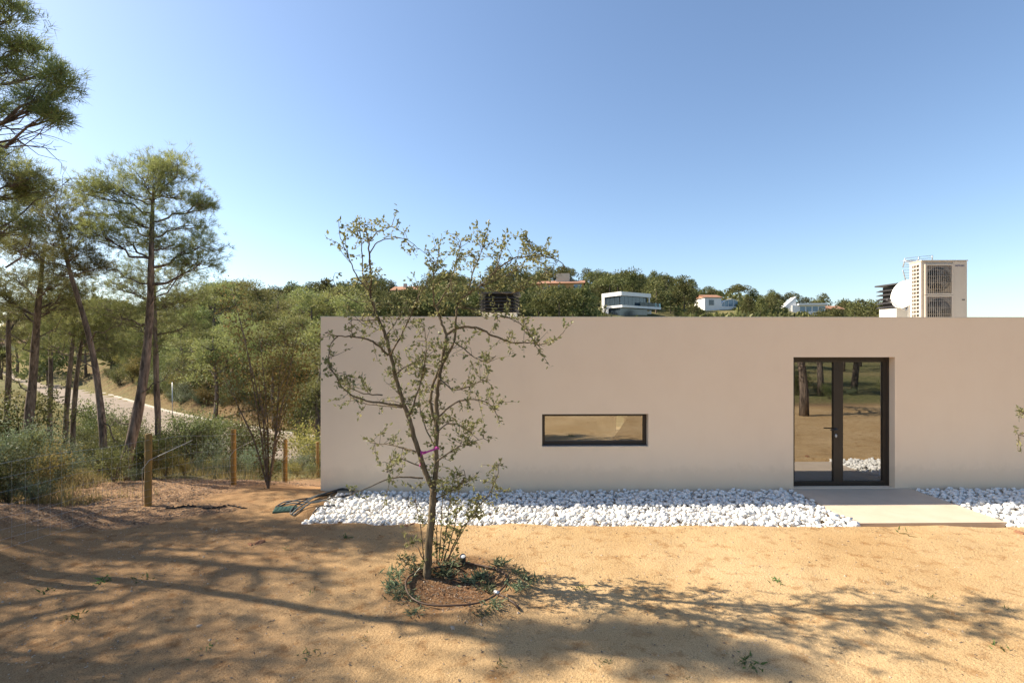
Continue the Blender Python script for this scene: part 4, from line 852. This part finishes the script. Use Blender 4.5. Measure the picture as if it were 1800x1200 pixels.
# runner weed right of centre
b = hit(1580, 938); m = MB(); q = np.array([(0, 0, .01), (.06, -.06, .03), (.04, -.12, .02), (.1, -.17, .02), (.24, -.19, .01)]); m.tube(q, .004, 5); r = tag(empty('weed', b), 'yellowish runner weed trailing on the sand before the path', 'weed'); obj('stem', m, MT['yellow_shrub'], r)
m = MB(); m.leaves(q[[0, 0, 0, 1, 1, 0]] + rng.normal(size=(6, 3)) * .02, rng.normal(size=(6, 3)) + [0, 0, .3], rng.normal(size=(6, 3)), .09, .02); obj('leaves', m, MT['weed_green'], r)
# irrigation hose ring round the oak
def ring_hose():
    c = np.array([-.575, 5.3]); r = tag(empty('drip_hose', (c[0], c[1], gz(c[0], c[1]))), 'brown drip hose laid in a ring round the young oak', 'hose'); z0 = r.location.z
    an = np.linspace(0, 2 * pi, 60); rad = .50 + .025 * np.sin(an * 2 + 1) + .012 * np.sin(an * 5); x = np.cos(an) * rad; y = np.sin(an) * rad * .97
    z = np.array([gz(c[0] + a, c[1] + b) for a, b in zip(x, y)]) + .016 - z0; z = np.convolve(np.r_[z[-6:-1], z, z[1:6]], np.ones(11) / 11, 'valid') + .012
    m = MB(); m.tube(np.stack([x, y, z], 1), .010, 8); ring = obj('ring', m, MT['hose_brown'], r, True)
    j = 54; p = np.array([x[j], y[j], z[j]]); m = MB(); m.tube([p + [0, 0, .002], p + [.08, -.09, .01], p + [.17, -.17, -.005], p + [.22, -.24, -.03]], .012, 8); obj('feed_pipe', m, MT['hose_brown'], r, True)
    m = MB(); m.tube([p + [-.02, .02, .012], p + [.02, -.02, .012]], .02, 10); obj('connector', m, MT['galvanised'], r, True)
ring_hose()
def spot():
    b = hit(814, 993); r = tag(empty('garden_spotlight', b), 'small black garden spotlight with glass top behind the young oak', 'lamp')
    m = MB(); m.tube([(0, 0, -.05), (0, 0, .06)], .012, 8); obj('spike', m, MT['hose_black'], r, True)
    M = Matrix.Translation((0, -.0, .055)) @ Matrix.Rotation(radians(28), 4, 'X')
    m = MB(); m.lathe([(.001, -.02), (.028, -.02), (.033, 0), (.033, .075), (.029, .075), (.028, .066)], 18, M=M); obj('body', m, MT['hose_black'], r, True)
    m = MB(); m.lathe([(.028, .067), (.015, .070), (.001, .071)], 18, M=M); obj('lens', m, MT['lamp_glass'], r, True)
spot()
def valve_lid():
    b = P(501, 898, 0); b = hit(501, 897); r = tag(empty('valve_box', (b[0], b[1], b[2]), .25), 'dark green irrigation valve box lid lying by the house corner', 'box lid')
    m = MB(); m.box2((-.16, -.12, -.02), (.16, .12, .035)); o = obj('lid', m, MT['lid_green'], r); bv = o.modifiers.new('bevel', 'BEVEL'); bv.width = .012; bv.segments = 2
    for k in range(5):
        m = MB(); m.box2((-.13 + k * .058, -.09, .0355), (-.105 + k * .058, .09, .041)); obj('rib', m, MT['lid_green'], r)
valve_lid()
def tubes():
    o = hit(550, 885); o[2] = gz(o[0], o[1]); r = tag(empty('tubing_bundle', o), 'tangle of black and grey irrigation tubes at the house corner', 'tubes')
    paths = [[(486, 893), (505, 886), (530, 880), (555, 874), (580, 869), (605, 868), (622, 872), (624, 879), (608, 884), (590, 883)], [(512, 903), (522, 897), (535, 885), (556, 874), (585, 868), (615, 869)], [(515, 904), (508, 901), (520, 890), (540, 880), (562, 872), (592, 870)],
             [(484, 890), (500, 884), (528, 884), (552, 884), (575, 889), (588, 896)], [(550, 909), (562, 903), (575, 899), (588, 897)], [(515, 905), (528, 896), (546, 886), (560, 884), (578, 887), (584, 893)], [(575, 880), (592, 884), (612, 883), (624, 876), (612, 870), (590, 872), (578, 878), (588, 883)], [(490, 888), (515, 887), (535, 888), (540, 880), (560, 873), (600, 867)]]
    for k, pth in enumerate(paths):
        q = []
        for i, (a, c) in enumerate(pth):
            h = hit(a, c + 3); q.append([h[0] - o[0], h[1] - o[1], max(h[2], -.02) - o[2] + .02 + .05 * abs(sin(i * 1.1 + k)) * (0 < i < len(pth) - 1)])
        q = np.array(q); s = np.linspace(0, len(q) - 1, len(q) * 5); q = np.stack([np.interp(s, np.arange(len(q)), q[:, j]) for j in range(3)], 1)
        for _ in range(5): q[1:-1] = q[:-2] * .25 + q[1:-1] * .5 + q[2:] * .25
        m = MB(); m.tube(q, .0105, 7); obj('tube', m, MT[('hose_black', 'hose_grey')[k % 2]], r, True)
tubes()
# fallen log and branches beyond the fence
b = hit(95, 790); e = hit(215, 812); r = tag(empty('fallen_log', b), 'grey fallen log lying between the pine trunks', 'log'); d = e - b; m = MB()
m.tube([np.array([0, 0, .35]), d * .3 + [0, 0, .33], d * .6 + [0, 0, .25], d * .85 + [0, 0, .12], d * 1.05 + [0, 0, .05]], [.05, .075, .08, .07, .05], 9); obj('trunk', m, MT['dead_wood'], r, True)
m = MB()
for k in range(9):
    s = d * rng.uniform(.1, .95) + [0, 0, .28]; m.tube(limb_path(s, s + rng.normal(size=3) * .5 + [.2, 0, .1], 5, .05, .2), [.018, .014, .011, .008, .004], 5, cap=False)
obj('branches', m, MT['dead_wood'], r, True)
# membrane edge showing along the raked ground
m = MB(); xs = np.linspace(290, 435, 40)
A = np.array([hit(x, 893 + 2.5 * sin(x * .09)) for x in xs]); dz = np.abs(np.sin(np.arange(40) * 1.3)) * .03 + .012; V = np.vstack([A + np.c_[np.zeros((40, 2)), dz], A + np.c_[np.zeros(40), np.full(40, .05), dz * .6 - .01], A - np.c_[np.zeros((40, 2)), np.full(40, .02)]]); i = np.arange(39)
m.add(V, Q=np.vstack([np.stack([i, i + 1, 40 + i + 1, 40 + i], 1), np.stack([80 + i, 80 + i + 1, i + 1, i], 1)])); tag(obj('ground_membrane', m, MT['membrane']), 'crumpled black membrane edge on the ground right of the nearest fence post', 'membrane')
# clods and flat stones on the sand
for (px, py, s) in ((795, 1103, .035), (845, 1097, .02), (1303, 914, .07), (455, 955, .09), (440, 958, .07), (715, 925, .06), (725, 922, .05), (1515, 912, .06), (1525, 911, .08), (1792, 938, .09), (1150, 918, .04), (1240, 920, .05), (670, 1100, .03), (350, 1100, .03)):
    b = hit(px, py); V, T = STN[int(rng.integers(7))]; m = MB(); m.add(V * np.array([s, s * .8, s * .55]), T=T); o = tag(obj('clod', m, MT['pebble'] if py > 1090 else MT['red_earth'], loc=(b[0], b[1], b[2] + s * .1)), 'small pale stone lying on the sand' if py > 1090 else 'crumbly earth clod at the edge of the raked sand', 'stone' if py > 1090 else 'clod', 'stones on the sand' if py > 1090 else 'earth clods'); o.rotation_euler.z = rng.uniform(0, 6)
# roadside pole
b = hit(303, 742); m = MB(); h = (742 - 672) / F * b[1]; m.tube([(0, 0, -.2), (0, 0, h)], .03, 8); r = tag(empty('roadside_pole', b), 'thin grey metal pole at the far side of the road', 'pole'); obj('pole', m, MT['galvanised'], r, True)
m = MB(); m.lathe([(.001, h), (.036, h), (.03, h + .03), (.001, h + .04)], 8); obj('cap', m, MT['galvanised'], r)

# ------------------------------------------------------------------ far hillside: houses
SITES = []
def H(name, label, px, py, Y, rz, cat='house'):
    b = hit(px, py); s = b[1] / Y; e = tag(empty(name, b, rz), label, cat); e.scale = (s, s, s); SITES.append((b[0], b[1], px, py, s)); return e
def bx(name, a, b, mat, par): m = MB(); m.box2(a, b); return obj(name, m, MT[mat], par)
def gable(name, x0, x1, y0, y1, z, h, mat, par, ov=.4):
    m = MB(); yc = (y0 + y1) / 2; m.add([(x0 - ov, y0 - ov, z), (x1 + ov, y0 - ov, z), (x1 + ov, yc, z + h), (x0 - ov, yc, z + h), (x0 - ov, y1 + ov, z), (x1 + ov, y1 + ov, z), (x0 - ov, y0 - ov, z - .15), (x1 + ov, y0 - ov, z - .15), (x1 + ov, y1 + ov, z - .15), (x0 - ov, y1 + ov, z - .15)], Q=[(0, 1, 2, 3), (3, 2, 5, 4), (6, 9, 8, 7), (0, 6, 7, 1), (4, 5, 8, 9)], T=[]); m.add([(x0, y0, z - .1), (x0, y1, z - .1), (x0, yc, z + h - .12), (x1, y0, z - .1), (x1, y1, z - .1), (x1, yc, z + h - .12)], T=[(0, 2, 1), (3, 4, 5)]); return obj(name, m, MT[mat], par)
def win(par, x0, x1, z0, z1, y=-.05, mat='far_window'):
    f = bx('window', (x0, y, z0), (x1, y + .06, z1), 'white_paint', par); bx('pane', (x0 + .1, y - .02, z0 + .1), (x1 - .1, y - .003, z1 - .1), mat, f)
# white modern villa, near corner towards the viewer
Y = 125; v = H('modern_villa', 'white modern villa with long glazed upper floor and glass balcony on the far hill', 1092, 556, Y, radians(33))
for a, b, mt, nm in (((-.3, -.3, 5.1), (10.2, 6.6, 6.05), 'white_paint', 'roof'), ((-.3, -.6, 2.2), (13.6, 6.6, 2.75), 'white_paint', 'floor_slab'), ((0, 6.0, -2.5), (10, 6.3, 5.1), 'white_paint', 'back_wall'), ((-.29, 5.6, -2.5), (.2, 6.59, 5.1), 'white_paint', 'corner_wall'), ((9.6, -.2, 2.75), (9.9, .1, 5.1), 'white_paint', 'column'), ((10, 3, -2.5), (14, 6.3, 4.1), 'white_paint', 'side_wing'), ((.2, .6, -2.5), (9.8, 5.9, 2.2), 'far_window', 'lower_glazing'), ((-2, -4, -4.5), (12, 6, -.6), 'white_paint', 'terrace')): bx(nm, a, b, mt, v)
bx('corner_wall', (-.29, 4.2, -2.5), (-.1, 5.58, 2.19), 'white_paint', v)
for k in range(7): bx('glazing_panel', (.15 + k * 1.35, .4, 2.76), (.15 + k * 1.35 + 1.28, .5, 5.09), 'far_window', v)
for k in range(3): bx('glazing_panel', (.05, .7 + k * 1.65, 2.76), (.13, .7 + k * 1.65 + 1.55, 5.09), 'far_window', v)
for k in range(5): bx('balcony_panel', (6.0 + k * 1.5, -.55, 2.76), (6.0 + k * 1.5 + 1.44, -.5, 3.75), 'balcony_glass', v)
# terracotta villa left of the oak's crown
v = H('tiled_house', 'house with low terracotta roofs on the far ridge behind the left side of the oak', 712, 516, 170, radians(-12)); bx('wall', (-5, 0, -3), (5, 7, 1.8), 'cream_render', v); gable('roof', -5, 5, 0, 7, 1.8, 1.6, 'terracotta', v); bx('chimney', (-1.5, 2, 2.2), (-.5, 3, 4.2), 'cream_render', v); bx('wing_wall', (-10, -1, -3), (-5.01, 5, .4), 'cream_render', v); gable('wing_roof', -9.6, -5.5, -1, 5, .4, 1.0, 'terracotta', v)
win(v, -3.5, -2, .1, 1.4); win(v, 1.5, 3, .1, 1.4)
# orange house on the ridge
v = H('orange_house', 'orange rendered house with pale tower on the far ridge right of the oak', 995, 510, 160, radians(-8)); bx('wall', (-9, 0, -3), (5.5, 7, 2.2), 'orange_render', v); gable('roof', -9, 5.5, 0, 7, 2.2, 1.2, 'terracotta', v); bx('tower', (-3.2, 2, 2.3), (1.0, 6, 5.6), 'cream_render', v); win(v, 2.4, 4.9, -.4, 1.8, mat='far_blue_window'); win(v, -2.5, -.5, -.2, 1.6); win(v, -7, -5, -.2, 1.6)
# small blue-white house mirrored by trees
v = H('small_house', 'small white house with bluish window glimpsed through the oak crown', 836, 508, 165, 0); bx('wall', (-3, 0, -3), (3, 6, 2.2), 'white_paint', v); win(v, -2.2, 2.2, .1, 1.8, mat='far_blue_window'); bx('roof', (-3.2, -.2, 2.2), (3.2, 6.2, 2.5), 'white_paint', v)
# white house with an arched conservatory
v = H('arched_house', 'white house with rounded conservatory among trees right of the modern villa', 1258, 545, 135, radians(6)); bx('wall', (-3, 0, -2.5), (1.6, 6, 3.4), 'white_paint', v); gable('roof', -3, 1.6, 0, 6, 3.4, .9, 'terracotta', v, .25); win(v, -2, -.4, 1.2, 2.8)
m = MB(); an = np.linspace(0, pi, 13); c = 4.3; V = [(c - cos(a) * 2.7, yy, 1.0 + sin(a) * 1.9) for yy in (.2, 5) for a in an]; m.add(V, Q=[(k, k + 1, 13 + k + 1, 13 + k) for k in range(12)]); m.add([(c - cos(a) * 2.7, .2, 1.0 + sin(a) * 1.9) for a in an] + [(c, .2, 1.0)], T=[(k, 13, k + 1) for k in range(12)]); cs = obj('conservatory', m, MT['far_blue_window'], v)
m = MB()
for k in range(1, 12, 2): m.tube([(c - cos(an[k]) * 2.7, .12, 1.0), (c - cos(an[k]) * 2.7, .12, 1.0 + sin(an[k]) * 1.9)], .07, 4)
m.tube([(c - cos(a) * 2.72, .12, 1.0 + sin(a) * 1.92) for a in an], .1, 5); obj('glazing_bars', m, MT['white_paint'], cs); bx('conservatory_base', (1.61, .05, -2.5), (7.1, 5, 1.0), 'white_paint', v)
# white angular house and orange neighbour at the right
v = H('angular_house', 'white angular modern house with strip windows left of the satellite dish', 1412, 552, 150, radians(-10)); bx('wall', (-3, 0, -3), (6, 6, 2.6), 'white_paint', v); bx('roof', (-1.5, -.8, 2.6), (6.3, 6.2, 3.1), 'white_paint', v)
m = MB(); m.add([(-5.5, .5, -2), (-1.8, .5, -2), (-1.8, .5, 5.2), (-5.5, .5, 1.8), (-5.5, 5, -2), (-1.8, 5, -2), (-1.8, 5, 5.2), (-5.5, 5, 1.8)], Q=[(0, 1, 2, 3), (4, 7, 6, 5), (0, 3, 7, 4), (3, 2, 6, 7), (1, 5, 6, 2)]); obj('sloped_wing', m, MT['white_paint'], v)
for k in range(4): win(v, -1 + k * 1.7, .6 + k * 1.7, .7, 2.3, mat='far_blue_window')
v = H('tiled_house', 'orange house with tiled roof right of the white angular house', 1458, 553, 158, radians(5)); bx('wall', (-4, 0, -3), (4.5, 6, 2.4), 'orange_render', v); gable('roof', -4, 4.5, 0, 6, 2.4, 1.2, 'terracotta', v); win(v, -2.5, -1, .4, 1.9); win(v, 1, 2.5, .4, 1.9)
v = H('tiled_house', 'pale low house on the far slope at the left edge behind the pines', 20, 628, 95, radians(20)); bx('wall', (-6, 0, -3), (5, 6, 2.6), 'cream_render', v); gable('roof', -6, 5, 0, 6, 2.6, 1.3, 'terracotta', v); win(v, -4, -2.5, .6, 2); win(v, 1, 2.5, .6, 2)

# ------------------------------------------------------------------ far hillside: trees and scrub
def far_proto(seed, kind):
    r = np.random.default_rng(seed); m = MB(); H_ = 6.0; n = 1500
    m.tube([(0, 0, -.5), (.1, .05, H_ * .3), (.05, .1, H_ * .7)], [.17, .13, .06], 5, 1)
    nl = 13; cs = []
    for k in range(nl):
        an = k * 2.4; t = (k + .5) / nl
        if kind == 0: z = H_ * (.62 + .3 * (1 - t)); rr = H_ * .5 * math.sqrt(t); R = np.array([1.1, 1.1, .65])
        elif kind == 1: z = H_ * (.2 + .65 * (1 - t)); rr = H_ * .38 * math.sqrt(t); R = np.array([1.1, 1.1, .9])
        else: z = H_ * (.35 + .62 * (1 - t)); rr = H_ * .28 * t ** .7; R = np.array([.9, .9, .7])
        cs.append((np.array([cos(an) * rr, sin(an) * rr, z + r.uniform(-.3, .3)]), R * r.uniform(.75, 1.25)))
    for c, R in cs:
        k = n // nl; d = r.normal(size=(k, 3)); d /= np.linalg.norm(d, axis=1)[:, None]; p = c + d * R * r.uniform(.55, 1.0, (k, 1)) ** .6
        m.leaves(p, d + r.normal(size=(k, 3)) * .9, r.normal(size=(k, 3)) * .5 + d, r.uniform(.25, .6, k), r.uniform(.12, .26, k), 0)
    return m.mesh('far_tree', [MT['far_foliage'], MT['pine_bark']])
FT = [far_proto(5, 0), far_proto(6, 1), far_proto(7, 2), far_proto(8, 1), far_proto(9, 0), far_proto(10, 2)]
FL = ['umbrella-shaped pine on the far wooded hillside', 'rounded oak on the far wooded hillside', 'upright pine on the far wooded hillside', 'rounded oak on the far wooded hillside', 'umbrella-shaped pine on the far wooded hillside', 'upright pine on the far wooded hillside']
print('SITES', [tuple(round(float(q), 1) for q in t) for t in SITES])
HOUSES = [(1066, 1185, 508, 556, SITES[0][1]), (690, 735, 488, 510, SITES[1][1]), (950, 1032, 470, 508, SITES[2][1]), (825, 850, 486, 504, SITES[3][1]), (1238, 1290, 520, 545, SITES[4][1]), (1380, 1480, 518, 552, SITES[5][1])]
cand = []
while len(cand) < 298:
    px = rng.uniform(-30, 560) if rng.random() < .2 else rng.uniform(560, 1640); Y = rng.uniform(78, 186) if px > 560 else rng.uniform(66, 186); x = (px - CX) / F * Y; z = gz(x, Y); h = rng.uniform(3.6, 7.6)
    top = HY - (z + h - CAM_H) * F / Y; bot = HY - (z - CAM_H) * F / Y
    if px > 540 and top > 551: continue
    if 1225 < px < 1355 and Y > 148: continue                     # bare grassy crest
    if px > 1200 and top < 487 + (px - 1200) * .13: continue
    half = h * .45 * F / Y
    if any(a - half < px < b + half and Y < Yh + 9 and top < c * .3 + d * .7 for a, b, c, d, Yh in HOUSES): continue
    if any(np.hypot(x - q[0], Y - q[1]) < 2.6 for q in cand): continue
    cand.append((x, Y, z, h))
for x, Y, z, h in cand:
    k = int(rng.integers(6)); o = link('far_tree', FT[k]); o.location = (x, Y, z); s = h / 6; o.scale = (s * rng.uniform(.9, 1.25), s * rng.uniform(.9, 1.25), s); o.rotation_euler.z = rng.uniform(0, 6.3); tag(o, size(h, 4.8, 6.4) + ' ' + FL[k].split(' on the')[0] + (' low' if Y < 110 else ' midway' if Y < 150 else ' high') + ' on the far hillside, ' + where(x, Y), 'tree', 'trees on the far hillside')
x = (1292 + 3 - CX) / F * 178; o = link('far_tree', FT[0]); o.location = (x, 178, gz(x, 178)); o.scale = (.75, .75, .95); tag(o, 'lone small umbrella pine on the bare grassy crest', 'tree')
m = MB(); n = 5200; px = rng.uniform(-60, 1640, n); Y = rng.uniform(62, 184, n); X = (px - CX) / F * Y; ok = (road_d(X, Y) < -6) & ~((px > 1230) & (px < 1350) & (Y > 158))
for a, b, c, d, Yh in HOUSES: ok &= ~((px > a - 8) & (px < b + 8) & (np.abs(Y - Yh) < 14))
X, Y = X[ok], Y[ok]; Z = terrain(X, Y)
for x, y, z in zip(X, Y, Z):
    k = 16; d = unit(k); d[:, 2] = np.abs(d[:, 2]); R = rng.uniform(.7, 2.0); m.leaves(np.array([x, y, z]) + d * R * np.array([1, 1, .75]), d + rng.normal(size=(k, 3)) * .6, rng.normal(size=(k, 3)), R * .75, R * .38)
tag(obj('hillside_scrub', m, MT['far_foliage']), 'dense low scrub covering the far hillside', 'scrub', kind='stuff')
